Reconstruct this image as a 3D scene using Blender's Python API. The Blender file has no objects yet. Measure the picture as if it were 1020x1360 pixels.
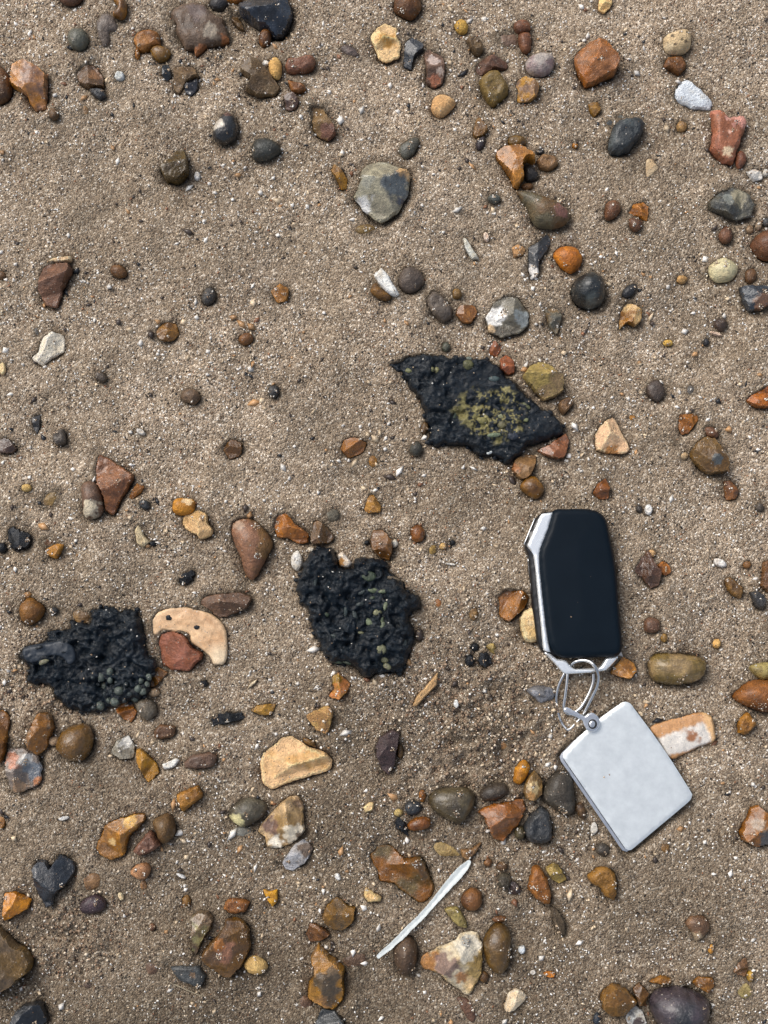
import bpy, math, random
import numpy as np
from mathutils import Vector
from mathutils.geometry import delaunay_2d_cdt

# ------------------------------------------------------------------ camera, sky, sun, exposure
scene = bpy.context.scene
COL = scene.collection
random.seed(7)
RNG = np.random.default_rng(7)

PW, PH = 1020.0, 1360.0                    # photograph size, used to turn its pixels into rays
DIST, WIDTH_MM = 0.62, 375.0               # hand-held phone about 60 cm above the sand
TILT = math.radians(6.0)
FPX = PW * DIST * 1000.0 / WIDTH_MM
cam_data = bpy.data.cameras.new("Camera")
cam = bpy.data.objects.new("Camera", cam_data)
COL.objects.link(cam)
CF = np.array([0.0, math.sin(TILT), -math.cos(TILT)])
CU = np.array([0.0, math.cos(TILT), math.sin(TILT)])
CR = np.array([1.0, 0.0, 0.0])
CLOC = -CF * DIST
cam.location = CLOC.tolist()
cam.rotation_euler = (TILT, 0, 0)
cam_data.sensor_fit = 'VERTICAL'
cam_data.sensor_height = 36.0
cam_data.lens = FPX * 36.0 / PH
cam_data.clip_start = 0.01
cam_data.clip_end = 2000.0
scene.camera = cam

SUN_EL, SUN_ROT = math.radians(46), math.radians(-48)
world = bpy.data.worlds.new("World")
scene.world = world
world.use_nodes = True
wn = world.node_tree
wn.nodes.clear()
w_out = wn.nodes.new("ShaderNodeOutputWorld")
w_bg = wn.nodes.new("ShaderNodeBackground")
w_sky = wn.nodes.new("ShaderNodeTexSky")
w_sky.sky_type = 'NISHITA'
w_sky.sun_disc = False
w_sky.sun_elevation = SUN_EL
w_sky.sun_rotation = SUN_ROT
w_sky.dust_density = 4.0
w_sky.air_density = 1.0
w_sky.ozone_density = 1.0
w_hsv = wn.nodes.new("ShaderNodeHueSaturation")   # thin cloud: the blue washed out evenly
w_hsv.inputs["Saturation"].default_value = 0.6
w_bg.inputs["Strength"].default_value = 0.115
wn.links.new(w_sky.outputs[0], w_hsv.inputs["Color"])
wn.links.new(w_hsv.outputs[0], w_bg.inputs["Color"])
wn.links.new(w_bg.outputs[0], w_out.inputs["Surface"])

sun_data = bpy.data.lights.new("Sun", 'SUN')
sun_data.energy = 1.05
sun_data.angle = math.radians(40)
sun_data.color = (1.0, 0.975, 0.94)
sun = bpy.data.objects.new("Sun", sun_data)
COL.objects.link(sun)
sdir = Vector((math.sin(SUN_ROT) * math.cos(SUN_EL), math.cos(SUN_ROT) * math.cos(SUN_EL), math.sin(SUN_EL)))
sun.rotation_euler = sdir.to_track_quat('Z', 'Y').to_euler()
sun.location = (sdir * 3).to_tuple()

vs = scene.view_settings
vs.view_transform = 'Standard'
vs.look = 'None'
vs.exposure = 0.55
vs.gamma = 1.0
vs.use_curve_mapping = False
scene.cycles.max_bounces = 6

# ------------------------------------------------------------------ helpers
def P(x, y, z=0.0):
    """photo pixel -> point (mm) on the horizontal plane at height z (mm)"""
    d = CF + CR * ((x - PW / 2) / FPX) + CU * ((PH / 2 - y) / FPX)
    t = (z / 1000.0 - CLOC[2]) / d[2]
    p = CLOC + d * t
    return np.array([p[0] * 1000.0, p[1] * 1000.0])

def lin(c):
    c = np.asarray(c, float) / 255.0
    return np.where(c <= 0.04045, c / 12.92, ((c + 0.055) / 1.055) ** 2.4)

def _hash(ix, iy, seed):
    h = (ix.astype(np.int64) * 374761393 + iy.astype(np.int64) * 668265263 + int(seed) * 1274126177) & 0xFFFFFFFF
    h = ((h ^ (h >> 13)) * 1274126177) & 0xFFFFFFFF
    return ((h ^ (h >> 16)) & 0xFFFF) / 65535.0

def vnoise(x, y, seed=0):
    ix, iy = np.floor(x), np.floor(y)
    fx, fy = x - ix, y - iy
    ux, uy = fx * fx * fx * (fx * (fx * 6 - 15) + 10), fy * fy * fy * (fy * (fy * 6 - 15) + 10)
    a, b = _hash(ix, iy, seed), _hash(ix + 1, iy, seed)
    c, d = _hash(ix, iy + 1, seed), _hash(ix + 1, iy + 1, seed)
    return (a + (b - a) * ux) * (1 - uy) + (c + (d - c) * ux) * uy

def fbm(x, y, seed=0, octv=4, gain=0.5):
    """about -1..1; each octave is turned so that no grid shows"""
    s, a, t = 0.0, 1.0, 0.0
    ca, sa = math.cos(0.61), math.sin(0.61)
    for k in range(octv):
        s = s + a * (vnoise(x, y, seed + 31 * k) * 2 - 1)
        t += a
        a *= gain
        x, y = (x * ca - y * sa) * 2.03 + 5.2, (x * sa + y * ca) * 2.03 + 1.7
    return s / t

def sdist(pts, poly):
    """signed distance to a polygon, positive inside"""
    d2 = np.full(len(pts), 1e18)
    inside = np.zeros(len(pts), bool)
    n = len(poly)
    for i in range(n):
        a, b = poly[i], poly[(i + 1) % n]
        e = b - a
        w = pts - a
        t = np.clip((w @ e) / max(e @ e, 1e-12), 0, 1)
        q = w - t[:, None] * e
        d2 = np.minimum(d2, (q * q).sum(1))
        if a[1] != b[1]:
            cond = (a[1] > pts[:, 1]) != (b[1] > pts[:, 1])
            xi = a[0] + (pts[:, 1] - a[1]) * (b[0] - a[0]) / (b[1] - a[1])
            inside ^= cond & (pts[:, 0] < xi)
    d = np.sqrt(d2)
    return np.where(inside, d, -d)

def smooth_poly(poly, k=4, tension=0.5):
    """closed Catmull-Rom through the points"""
    poly = np.asarray(poly, float)
    n = len(poly)
    out = []
    for i in range(n):
        p0, p1, p2, p3 = poly[i - 1], poly[i], poly[(i + 1) % n], poly[(i + 2) % n]
        for j in range(k):
            t = j / k
            m1, m2 = (p2 - p0) * tension, (p3 - p1) * tension
            out.append((2 * t**3 - 3 * t**2 + 1) * p1 + (t**3 - 2 * t**2 + t) * m1
                       + (-2 * t**3 + 3 * t**2) * p2 + (t**3 - t**2) * m2)
    return np.array(out)

def resample(poly, step):
    poly = np.asarray(poly, float)
    q = np.vstack([poly, poly[:1]])
    seg = np.sqrt(((q[1:] - q[:-1]) ** 2).sum(1))
    s = np.concatenate([[0], np.cumsum(seg)])
    n = max(8, int(round(s[-1] / step)))
    t = np.linspace(0, s[-1], n, endpoint=False)
    return np.stack([np.interp(t, s, q[:, 0]), np.interp(t, s, q[:, 1])], 1)

def tessellate(poly, step):
    """triangles filling a polygon (mm); gives verts, tris, distance inside, boundary loop"""
    b = resample(poly, step)
    lo, hi = b.min(0) - step, b.max(0) + step
    gx, gy = np.meshgrid(np.arange(lo[0], hi[0], step), np.arange(lo[1], hi[1], step * 0.87))
    gx[1::2] += step * 0.5
    g = np.stack([gx.ravel(), gy.ravel()], 1)
    g += RNG.uniform(-0.18, 0.18, g.shape) * step
    g = g[sdist(g, b) > step * 0.55]
    pts = np.vstack([b, g])
    nb = len(b)
    res = delaunay_2d_cdt([Vector((float(p[0]), float(p[1]))) for p in pts],
                          [(i, (i + 1) % nb) for i in range(nb)], [list(range(nb))], 1, 1e-6)
    v = np.array([(q.x, q.y) for q in res[0]])
    f = [tuple(t) for t in res[2] if len(t) == 3]
    used = {}
    for t in f:
        for i in range(3):
            e = (t[i], t[(i + 1) % 3])
            used[e] = True
    nxt = {a: b2 for (a, b2) in used if (b2, a) not in used}
    loop = []
    if nxt:
        s0 = next(iter(nxt))
        cur = s0
        while True:
            loop.append(cur)
            cur = nxt.get(cur)
            if cur is None or cur == s0 or len(loop) > len(v):
                break
    d = np.maximum(sdist(v, b), 0)
    d[loop] = 0
    return v, f, d, loop

def inflate(v, f, loop):
    """membrane blown up over the outline: smooth, 0 at the rim, 1 at the crest"""
    n = len(v)
    A = np.zeros((n, n))
    for t in f:
        for i in range(3):
            a, b = t[i], t[(i + 1) % 3]
            A[a, b] = A[b, a] = -1.0
    np.fill_diagonal(A, -A.sum(1) + 1e-9)
    rhs = np.ones(n)
    for i in loop:
        A[i, :] = 0
        A[i, i] = 1
        rhs[i] = 0
    u = np.linalg.solve(A, rhs)
    u = np.maximum(u, 0)
    return np.sqrt(u / max(u.max(), 1e-9))

def make_mesh(name, verts_mm, faces, cols=None, smooth=True, sharp=None):
    me = bpy.data.meshes.new(name)
    me.from_pydata((np.asarray(verts_mm, float) * 0.001).tolist(), [], faces)
    if cols is not None:
        at = me.color_attributes.new("Col", 'FLOAT_COLOR', 'POINT')
        c = np.ones((len(verts_mm), 4), np.float32)
        c[:, :3] = cols
        at.data.foreach_set("color", c.ravel())
    if smooth:
        me.polygons.foreach_set("use_smooth", [True] * len(me.polygons))
    if sharp is not None:
        me.set_sharp_from_angle(angle=sharp)
    me.update()
    return me

def obj(name, me, mat, parent=None, loc=None):
    o = bpy.data.objects.new(name, me)
    COL.objects.link(o)
    if me is not None and mat is not None and not me.materials:
        me.materials.append(mat)
    if parent is not None:
        o.parent = parent
    if loc is not None:
        o.location = (loc[0] * 0.001, loc[1] * 0.001, loc[2] * 0.001)
    return o

def tag(o, label, cat, group=None):
    o["label"] = label
    o["category"] = cat
    if group:
        o["group"] = group
    return o

def closed_relief(v, f, loop, z, base_z, inset=0.12, cols=None, centre=None):
    """top sheet at z, a tapering flank down to base_z and a floor"""
    n = len(v)
    c = v[loop].mean(0) if centre is None else centre
    top = np.column_stack([v, z])
    mid = np.column_stack([c + (v[loop] - c) * (1 - inset * 0.35), z[loop] * 0.45 + base_z * 0.55])
    low = np.column_stack([c + (v[loop] - c) * (1 - inset), np.full(len(loop), base_z)])
    V = np.vstack([top, mid, low])
    m = len(loop)
    F = list(f)
    for i in range(m):
        j = (i + 1) % m
        F.append((loop[j], loop[i], n + i, n + j))
        F.append((n + j, n + i, n + m + i, n + m + j))
    F.append(tuple(n + m + i for i in range(m))[::-1])
    C = None
    if cols is not None:
        C = np.vstack([cols, cols[loop], cols[loop]])
    return V, F, C

# ------------------------------------------------------------------ materials
def new_mat(name):
    m = bpy.data.materials.new(name)
    m.use_nodes = True
    nt = m.node_tree
    return m, nt, nt.nodes["Principled BSDF"]

def N(nt, t, **kw):
    n = nt.nodes.new(t)
    for k, v in kw.items():
        if k in n.inputs:
            n.inputs[k].default_value = v
        else:
            setattr(n, k, v)
    return n

def ramp(nt, src, stops, interp='LINEAR'):
    r = nt.nodes.new("ShaderNodeValToRGB")
    cr = r.color_ramp
    cr.interpolation = interp
    while len(cr.elements) < len(stops):
        cr.elements.new(0.5)
    for e, (p, c) in zip(cr.elements, stops):
        e.position = p
        e.color = (*c, 1) if len(c) == 3 else c
    nt.links.new(src, r.inputs[0])
    return r.outputs[0]

def mixc(nt, fac, a, b, mode='MIX'):
    m = nt.nodes.new("ShaderNodeMix")
    m.data_type = 'RGBA'
    m.blend_type = mode
    for k, s in ((0, fac), (6, a), (7, b)):
        if isinstance(s, (int, float)):
            m.inputs[k].default_value = s
        elif isinstance(s, tuple):
            m.inputs[k].default_value = (*s, 1)
        else:
            nt.links.new(s, m.inputs[k])
    return m.outputs[2]

def stone_mat(name, r0, r1, bump=0.35, coat=0.0, mottle=(0.72, 1.25), fine=900.0, sss=0.0):
    m, nt, b = new_mat(name)
    L = nt.links.new
    pos = N(nt, "ShaderNodeNewGeometry").outputs["Position"]
    at = N(nt, "ShaderNodeAttribute", attribute_name="Col")
    n1 = N(nt, "ShaderNodeTexNoise", Scale=260.0, Detail=5.0, Roughness=0.62)
    n2 = N(nt, "ShaderNodeTexNoise", Scale=fine, Detail=3.0, Roughness=0.6)
    n3 = N(nt, "ShaderNodeTexNoise", Scale=95.0, Detail=3.0)
    for n in (n1, n2, n3):
        L(pos, n.inputs["Vector"])
    a, c = mottle
    f1 = ramp(nt, n1.outputs[0], [(0.28, (a, a, a)), (0.72, (c, c, c * 0.97))])
    f2 = ramp(nt, n2.outputs[0], [(0.3, (0.84, 0.84, 0.86)), (0.7, (1.12, 1.1, 1.06))])
    col = mixc(nt, 1.0, at.outputs["Color"], f1, 'MULTIPLY')
    col = mixc(nt, 1.0, col, f2, 'MULTIPLY')
    # grains of sand stuck to the stone
    vo = N(nt, "ShaderNodeTexVoronoi", Scale=950.0)
    L(pos, vo.inputs["Vector"])
    gate = N(nt, "ShaderNodeMath", operation='MULTIPLY')
    g1 = ramp(nt, vo.outputs["Distance"], [(0.2, (1, 1, 1)), (0.36, (0, 0, 0))])
    sep = N(nt, "ShaderNodeSeparateColor")
    L(vo.outputs["Color"], sep.inputs[0])
    g2 = ramp(nt, sep.outputs[0], [(0.90, (0, 0, 0)), (0.93, (1, 1, 1))])
    L(g1, gate.inputs[0])
    L(g2, gate.inputs[1])
    gc = ramp(nt, sep.outputs[1], [(0.0, (0.16, 0.11, 0.075)), (0.55, (0.33, 0.25, 0.18)), (1.0, (0.62, 0.57, 0.5))])
    col = mixc(nt, gate.outputs[0], col, gc)
    L(col, b.inputs["Base Color"])
    rr = ramp(nt, n3.outputs[0], [(0.3, (r0, r0, r0)), (0.7, (r1, r1, r1))])
    L(rr, b.inputs["Roughness"])
    b.inputs["Coat Weight"].default_value = coat
    b.inputs["Coat Roughness"].default_value = 0.07
    if sss:
        b.inputs["Subsurface Weight"].default_value = sss
        b.inputs["Subsurface Radius"].default_value = (0.002, 0.0012, 0.0006)
        b.inputs["Subsurface Scale"].default_value = 1.0
    bp = N(nt, "ShaderNodeBump", Strength=bump, Distance=0.0011)
    hs = N(nt, "ShaderNodeMath", operation='ADD')
    L(n2.outputs[0], hs.inputs[0])
    L(n1.outputs[0], hs.inputs[1])
    hs2 = N(nt, "ShaderNodeMath", operation='MULTIPLY_ADD')
    L(gate.outputs[0], hs2.inputs[0])
    hs2.inputs[1].default_value = 0.8
    L(hs.outputs[0], hs2.inputs[2])
    L(hs2.outputs[0], bp.inputs["Height"])
    L(bp.outputs[0], b.inputs["Normal"])
    return m

M = {}
M['damp'] = stone_mat("damp_stone", 0.4, 0.7, 0.7, 0.22, (0.6, 1.32))
M['wet'] = stone_mat("wet_flint", 0.2, 0.46, 0.5, 0.42, (0.5, 1.42))
M['dry'] = stone_mat("dry_stone", 0.6, 0.88, 0.8, 0.0, (0.74, 1.18))
M['shell'] = stone_mat("sea_shell", 0.35, 0.6, 0.3, 0.05, (0.86, 1.08), 1500.0)

def tar_mat():
    m, nt, b = new_mat("weathered_tar")
    L = nt.links.new
    pos = N(nt, "ShaderNodeNewGeometry").outputs["Position"]
    at = N(nt, "ShaderNodeAttribute", attribute_name="Col")
    n1 = N(nt, "ShaderNodeTexNoise", Scale=420.0, Detail=7.0, Roughness=0.68, Distortion=0.9)
    n2 = N(nt, "ShaderNodeTexNoise", Scale=140.0, Detail=4.0, Roughness=0.6)
    vo = N(nt, "ShaderNodeTexVoronoi", Scale=1000.0)
    for n in (n1, n2, vo):
        L(pos, n.inputs["Vector"])
    f = ramp(nt, n1.outputs[0], [(0.3, (0.35, 0.35, 0.37)), (0.72, (1.7, 1.74, 1.76))])
    col = mixc(nt, 1.0, at.outputs["Color"], f, 'MULTIPLY')
    sep = N(nt, "ShaderNodeSeparateColor")
    L(vo.outputs["Color"], sep.inputs[0])
    g1 = ramp(nt, vo.outputs["Distance"], [(0.16, (1, 1, 1)), (0.3, (0, 0, 0))])
    g2 = ramp(nt, sep.outputs[0], [(0.93, (0, 0, 0)), (0.95, (1, 1, 1))])
    gate = N(nt, "ShaderNodeMath", operation='MULTIPLY')
    L(g1, gate.inputs[0])
    L(g2, gate.inputs[1])
    gc = ramp(nt, sep.outputs[1], [(0.0, (0.03, 0.03, 0.028)), (0.7, (0.11, 0.105, 0.09)), (1.0, (0.34, 0.32, 0.28))])
    col = mixc(nt, gate.outputs[0], col, gc)
    L(col, b.inputs["Base Color"])
    L(ramp(nt, n2.outputs[0], [(0.3, (0.24, 0.24, 0.24)), (0.7, (0.5, 0.5, 0.5))]), b.inputs["Roughness"])
    b.inputs["Coat Weight"].default_value = 0.12
    b.inputs["Specular IOR Level"].default_value = 0.3
    b.inputs["Coat Roughness"].default_value = 0.22
    bp = N(nt, "ShaderNodeBump", Strength=0.9, Distance=0.0013)
    L(n1.outputs[0], bp.inputs["Height"])
    L(bp.outputs[0], b.inputs["Normal"])
    return m
M['tar'] = tar_mat()

def sand_mat():
    m, nt, b = new_mat("beach_sand")
    L = nt.links.new
    pos = N(nt, "ShaderNodeNewGeometry").outputs["Position"]
    def voro(s):
        v = N(nt, "ShaderNodeTexVoronoi", Scale=s)
        L(pos, v.inputs["Vector"])
        sp = N(nt, "ShaderNodeSeparateColor")
        L(v.outputs["Color"], sp.inputs[0])
        return v, sp
    v1, s1 = voro(1150.0)
    v2, s2 = voro(2500.0)
    base = [(0.0, (0.03, 0.021, 0.015)), (0.06, (0.10, 0.072, 0.048)), (0.25, (0.215, 0.166, 0.115)), (0.62, (0.315, 0.25, 0.178)),
            (0.84, (0.40, 0.335, 0.250)), (0.93, (0.62, 0.55, 0.44)), (1.0, (0.85, 0.80, 0.70))]
    c1 = ramp(nt, s1.outputs[0], base)
    c2 = ramp(nt, s2.outputs[1], base)
    col = mixc(nt, 0.38, c1, c2)
    # wetter and drier patches of sand, plus shade painted in towards the bottom
    n1 = N(nt, "ShaderNodeTexNoise", Scale=9.0, Detail=5.0, Roughness=0.6)
    n2 = N(nt, "ShaderNodeTexNoise", Scale=70.0, Detail=4.0, Roughness=0.65)
    n3 = N(nt, "ShaderNodeTexNoise", Scale=480.0, Detail=4.0, Roughness=0.7)
    for n in (n1, n2, n3):
        L(pos, n.inputs["Vector"])
    at = N(nt, "ShaderNodeAttribute", attribute_name="damp")  # damp patches with a painted shadow gradient mixed in
    mp = N(nt, "ShaderNodeMapping", Rotation=(0, 0, 0.57), Scale=(18.0, 110.0, 60.0))
    L(pos, mp.inputs["Vector"])
    n4 = N(nt, "ShaderNodeTexNoise", Scale=1.0, Detail=5.0, Roughness=0.6)
    L(mp.outputs[0], n4.inputs["Vector"])
    col = mixc(nt, 1.0, col, ramp(nt, n1.outputs[0], [(0.3, (0.82, 0.80, 0.77)), (0.7, (1.15, 1.15, 1.16))]), 'MULTIPLY')
    col = mixc(nt, 1.0, col, ramp(nt, n2.outputs[0], [(0.3, (0.82, 0.81, 0.79)), (0.7, (1.14, 1.14, 1.15))]), 'MULTIPLY')
    col = mixc(nt, 1.0, col, ramp(nt, n4.outputs[0], [(0.3, (0.86, 0.85, 0.84)), (0.7, (1.12, 1.12, 1.13))]), 'MULTIPLY')
    col = mixc(nt, 1.0, col, ramp(nt, n3.outputs[0], [(0.3, (0.76, 0.75, 0.74)), (0.7, (1.2, 1.2, 1.2))]), 'MULTIPLY')
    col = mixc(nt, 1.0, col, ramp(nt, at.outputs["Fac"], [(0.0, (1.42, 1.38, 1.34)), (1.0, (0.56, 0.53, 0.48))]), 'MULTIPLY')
    L(col, b.inputs["Base Color"])
    L(ramp(nt, s1.outputs[2], [(0.0, (0.55, 0.55, 0.55)), (0.25, (0.8, 0.8, 0.8)), (1.0, (0.92, 0.92, 0.92))]), b.inputs["Roughness"])
    b.inputs["Specular IOR Level"].default_value = 0.4
    h = N(nt, "ShaderNodeMath", operation='MULTIPLY_ADD')
    L(v1.outputs["Distance"], h.inputs[0])
    h.inputs[1].default_value = -0.9
    L(s1.outputs[1], h.inputs[2])
    h2 = N(nt, "ShaderNodeMath", operation='MULTIPLY_ADD')
    L(n3.outputs[0], h2.inputs[0])
    h2.inputs[1].default_value = 1.5
    L(h.outputs[0], h2.inputs[2])
    bp = N(nt, "ShaderNodeBump", Strength=0.9, Distance=0.0009)
    L(h2.outputs[0], bp.inputs["Height"])
    L(bp.outputs[0], b.inputs["Normal"])
    return m
M['sand'] = sand_mat()

def grain_mat():
    m, nt, b = new_mat("loose_grains")
    at = N(nt, "ShaderNodeAttribute", attribute_name="Col")
    nt.links.new(at.outputs["Color"], b.inputs["Base Color"])
    b.inputs["Roughness"].default_value = 0.32
    return m
M['grain'] = grain_mat()

def simple_mat(name, col, rough, metal=0.0, noise=0.0, nscale=60.0, bump=0.0, bscale=1500.0, rvar=0.0):
    m, nt, b = new_mat(name)
    L = nt.links.new
    pos = N(nt, "ShaderNodeNewGeometry").outputs["Position"]
    b.inputs["Metallic"].default_value = metal
    n1 = N(nt, "ShaderNodeTexNoise", Scale=nscale, Detail=6.0, Roughness=0.65)
    L(pos, n1.inputs["Vector"])
    lo = tuple(max(0, c * (1 - noise)) for c in col)
    hi = tuple(c * (1 + noise) for c in col)
    L(ramp(nt, n1.outputs[0], [(0.3, lo), (0.7, hi)]), b.inputs["Base Color"])
    L(ramp(nt, n1.outputs[0], [(0.3, (rough - rvar,) * 3), (0.7, (rough + rvar,) * 3)]), b.inputs["Roughness"])
    if bump:
        n2 = N(nt, "ShaderNodeTexNoise", Scale=bscale, Detail=3.0)
        L(pos, n2.inputs["Vector"])
        bp = N(nt, "ShaderNodeBump", Strength=bump, Distance=0.0002)
        L(n2.outputs[0], bp.inputs["Height"])
        L(bp.outputs[0], b.inputs["Normal"])
    return m
M['fob'] = simple_mat("black_soft_plastic", (0.003, 0.0075, 0.013), 0.44, 0, 0.12, 50, 0.12, 2600, 0.04)
M['fob'].node_tree.nodes['Principled BSDF'].inputs['Specular IOR Level'].default_value = 0.14
M['fobside'] = simple_mat("black_gloss_plastic", (0.01, 0.01, 0.011), 0.3, 0, 0.1)
M['chrome'] = simple_mat("satin_chrome", (0.93, 0.96, 0.97), 0.24, 0.62, 0.05, 40, 0, 0, 0.05)
M['steel'] = simple_mat("bright_steel_wire", (0.62, 0.62, 0.61), 0.2, 1.0, 0.06)
M['tagmetal'] = simple_mat("scuffed_aluminium", (0.86, 0.90, 0.89), 0.38, 0.62, 0.06, 260, 0, 900, 0.06)
M['tagedge'] = simple_mat("polished_aluminium", (0.8, 0.81, 0.82), 0.2, 0.9, 0.04)
M['gap'] = simple_mat("dark_core", (0.02, 0.02, 0.02), 0.6)
M['white'] = simple_mat("white_quill", (0.64, 0.68, 0.66), 0.45, 0, 0.12, 240, 0.35, 900)

# ------------------------------------------------------------------ the lie of the sand
CHURN = P(640, 965)
CHURN2 = P(95, 1245)
CHURN3 = P(55, 905)
def sand_z(x, y):
    """height of the sand (mm) at x, y (mm)"""
    z = 3.6 * fbm(x / 150.0, y / 150.0, 11, 2) + 3.4 * fbm(x / 44.0, y / 44.0, 12, 2) + 1.5 * fbm(x / 17.0, y / 17.0, 17, 2)
    u, w = x * 0.84 - y * 0.54, x * 0.54 + y * 0.84            # runnels left by the backwash
    z = z + 0.7 * fbm(u / 60.0, w / 9.0, 13, 3)
    z = z + 0.8 * fbm(x / 9.0, y / 9.0, 14, 4, 0.62) + 0.3 * fbm(x / 2.6, y / 2.6, 16, 2)
    for c, r, a in ((CHURN, 44.0, 4.4), (CHURN2, 22.0, 3.0), (CHURN3, 16.0, 2.4)):
        g = np.exp(-(((x - c[0]) ** 2 + (y - c[1]) ** 2) / r ** 2))
        z = z + g * a * (fbm(x / 6.5, y / 6.5, 15, 4, 0.6) - 0.15) * 1.3
    fade = np.clip((np.maximum(np.abs(x), np.abs(y)) - 400.0) / 4000.0, 0, 1)
    return z * (1 - 0.3 * fade)

def sz(p):
    return float(sand_z(np.array([p[0]]), np.array([p[1]]))[0])

DUST = []        # points on the stones' upper faces where grains of sand have settled
PRINTS = []      # (outline mm, level mm, scour mm, buried?) pressed into the sand when its sheet is built

# ------------------------------------------------------------------ stones
OX = OY = 0.0
TINT = 1.0
def tile(x, y):
    global OX, OY
    OX, OY = x, y

def px(s):
    return np.array([[OX + float(a) / 3.0, OY + float(b) / 3.0] for a, b in (q.split(',') for q in s.split())])

def ellipse(cx, cy, rx, ry, ang=0.0, n=12):
    t = np.linspace(0, 2 * math.pi, n, endpoint=False)
    w = 1 + RNG.uniform(-0.07, 0.07, n)
    x, y = rx * np.cos(t) * w, ry * np.sin(t) * w
    a = math.radians(ang)
    return np.stack([OX + (cx + x * math.cos(a) - y * math.sin(a)) / 3.0, OY + (cy + x * math.sin(a) + y * math.cos(a)) / 3.0], 1)

SEED = [100]
def stone(name, shape, kind, rgb, label, cat=None, c2=None, mix=0.5, spots=(), mat=None, h=None, lift=0.0, sink=None, group=None):
    """kind: r rounded, a angular flint, f flat slab, b mostly buried"""
    SEED[0] += 1
    sd = SEED[0]
    rs = np.random.default_rng(sd)
    pp = px(shape) if isinstance(shape, str) else ellipse(*shape)
    zc0 = sz(P(*pp.mean(0)))
    w = np.array([P(a, b, zc0 + 1.0) for a, b in pp])
    area = abs(0.5 * np.sum(w[:, 0] * np.roll(w[:, 1], -1) - w[:, 1] * np.roll(w[:, 0], -1)))
    size = math.sqrt(area)
    if np.sum(w[:, 0] * np.roll(w[:, 1], -1) - w[:, 1] * np.roll(w[:, 0], -1)) < 0:
        w = w[::-1]
        pp = pp[::-1]
    c = w.mean(0)
    step = max(0.38, size / (26.0 if spots or kind == 'a' else 19.0))
    if kind in 'rb':
        o = smooth_poly(w, 5, 0.5)
    else:
        o = smooth_poly(w, 4, 0.17)
    o = resample(o, step)
    nrm = o - c
    nrm /= np.maximum(np.linalg.norm(nrm, axis=1), 1e-6)[:, None]
    o = o + nrm * (fbm(o[:, 0] / (size * .16), o[:, 1] / (size * .16), sd, 3) * size * (0.022 if kind == 'r' else 0.05 if name != 'tar_lump' else 0.2))[:, None]
    v, f, d, loop = tessellate(o - c, step)
    u = inflate(v, f, loop)
    H = h if h is not None else size * {'r': 0.52, 'a': 0.56, 'f': 0.2, 'b': 0.2}[kind]
    x, y = v[:, 0], v[:, 1]
    L = size
    if kind == 'r':
        z = H * u ** 0.9
        z += H * 0.09 * fbm(x / (L * .5), y / (L * .5), sd, 3) * u
    elif kind == 'a':
        z = H * 1.7 * u ** 0.75
        for k in range(rs.integers(6, 10)):
            a = rs.uniform(0, 2 * math.pi)
            nx, ny = math.cos(a), math.sin(a)
            m = rs.uniform(0.05, 1.05)
            q = rs.uniform(-0.25, 0.25, 2) * L
            t = (x - q[0]) * nx + (y - q[1]) * ny
            pl = H * rs.uniform(0.72, 1.0) - m * t + rs.uniform(0.0, 0.012) / L * 18 * t * t
            z = np.minimum(z, np.maximum(pl, 0.08 * H))
        z += H * 0.06 * fbm(x / (L * .28), y / (L * .28), sd, 4, 0.6) * np.minimum(1, u * 2)
    elif kind == 'f':
        z = H * np.minimum(1, u * 1.35) ** 0.7
        z += H * 0.22 * fbm(x / (L * .4), y / (L * .4), sd, 4) * u
    else:
        z = H * u
        z += H * 0.3 * fbm(x / (L * .35), y / (L * .35), sd, 4) * u
    # colour
    rgb = np.asarray(rgb, float)
    red = (rgb[0] - rgb[1]) / (rgb[0] - rgb[2] + 8.0)
    if red > 0.55 and rgb[0] > rgb[2] + 30:          # iron-stained reds lean to brown
        rgb = rgb * np.array([0.97, 1.03, 0.92])
    elif rgb[0] > rgb[2] + 45 and rgb.mean() < 170:  # ambers are a touch richer
        rgb = rgb * np.array([0.99, 1.0, 0.9])
    elif rgb[0] > rgb[2] + 30:                       # creams stay warm
        rgb = rgb * np.array([1.02, 0.985, 0.98])
    c1 = lin(rgb) * (0.68 if rgb.mean() < 125 else 0.82 if rgb.mean() < 160 else 1.0)     # wet stone is darker
    if rgb[0] > rgb[2] + 28 and rgb.mean() < 150 and red < 0.6:
        lum = c1 @ np.array([0.3, 0.59, 0.11])
        c1 = np.maximum(lum + (c1 - lum) * 1.22, 0.004)
    if c2 is None:
        k = rs.uniform(0.55, 0.8) if rgb.mean() < 150 else rs.uniform(0.78, 0.92)
        cc2 = c1 * np.array([k, k * 0.93, k * 0.84])
    else:
        cc2 = lin(c2) * TINT
    nn = fbm(x / (L * .45), y / (L * .45), sd + 7, 4, 0.55) * 2.4
    t = np.clip(0.5 + nn + (mix - 0.5) * 2, 0, 1)[:, None]
    cols = c1 * (1 - t) + cc2 * t
    fn = 1 + 0.2 * fbm(x / (L * .12), y / (L * .12), sd + 9, 3)
    cols = cols * fn[:, None]
    if kind in 'af':
        acc, cnt = np.zeros(len(v)), np.zeros(len(v))
        ff = np.array(f)
        for i in range(3):
            np.add.at(acc, ff[:, i], z[ff[:, (i + 1) % 3]])
            np.add.at(cnt, ff[:, i], 1)
        curv = (z - acc / np.maximum(cnt, 1)) / step
        wear = np.clip((curv - 0.05) * 5.0, 0, 1) * np.clip(u * 4 - 0.4, 0, 1) * (0.35 + 0.65 * vnoise(x / (L * .2), y / (L * .2), sd + 3))
        worn = np.minimum(c1 * 1.55 + 0.03, 0.85)
        cols = cols * (1 - 0.55 * wear[:, None]) + worn * 0.55 * wear[:, None]
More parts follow.
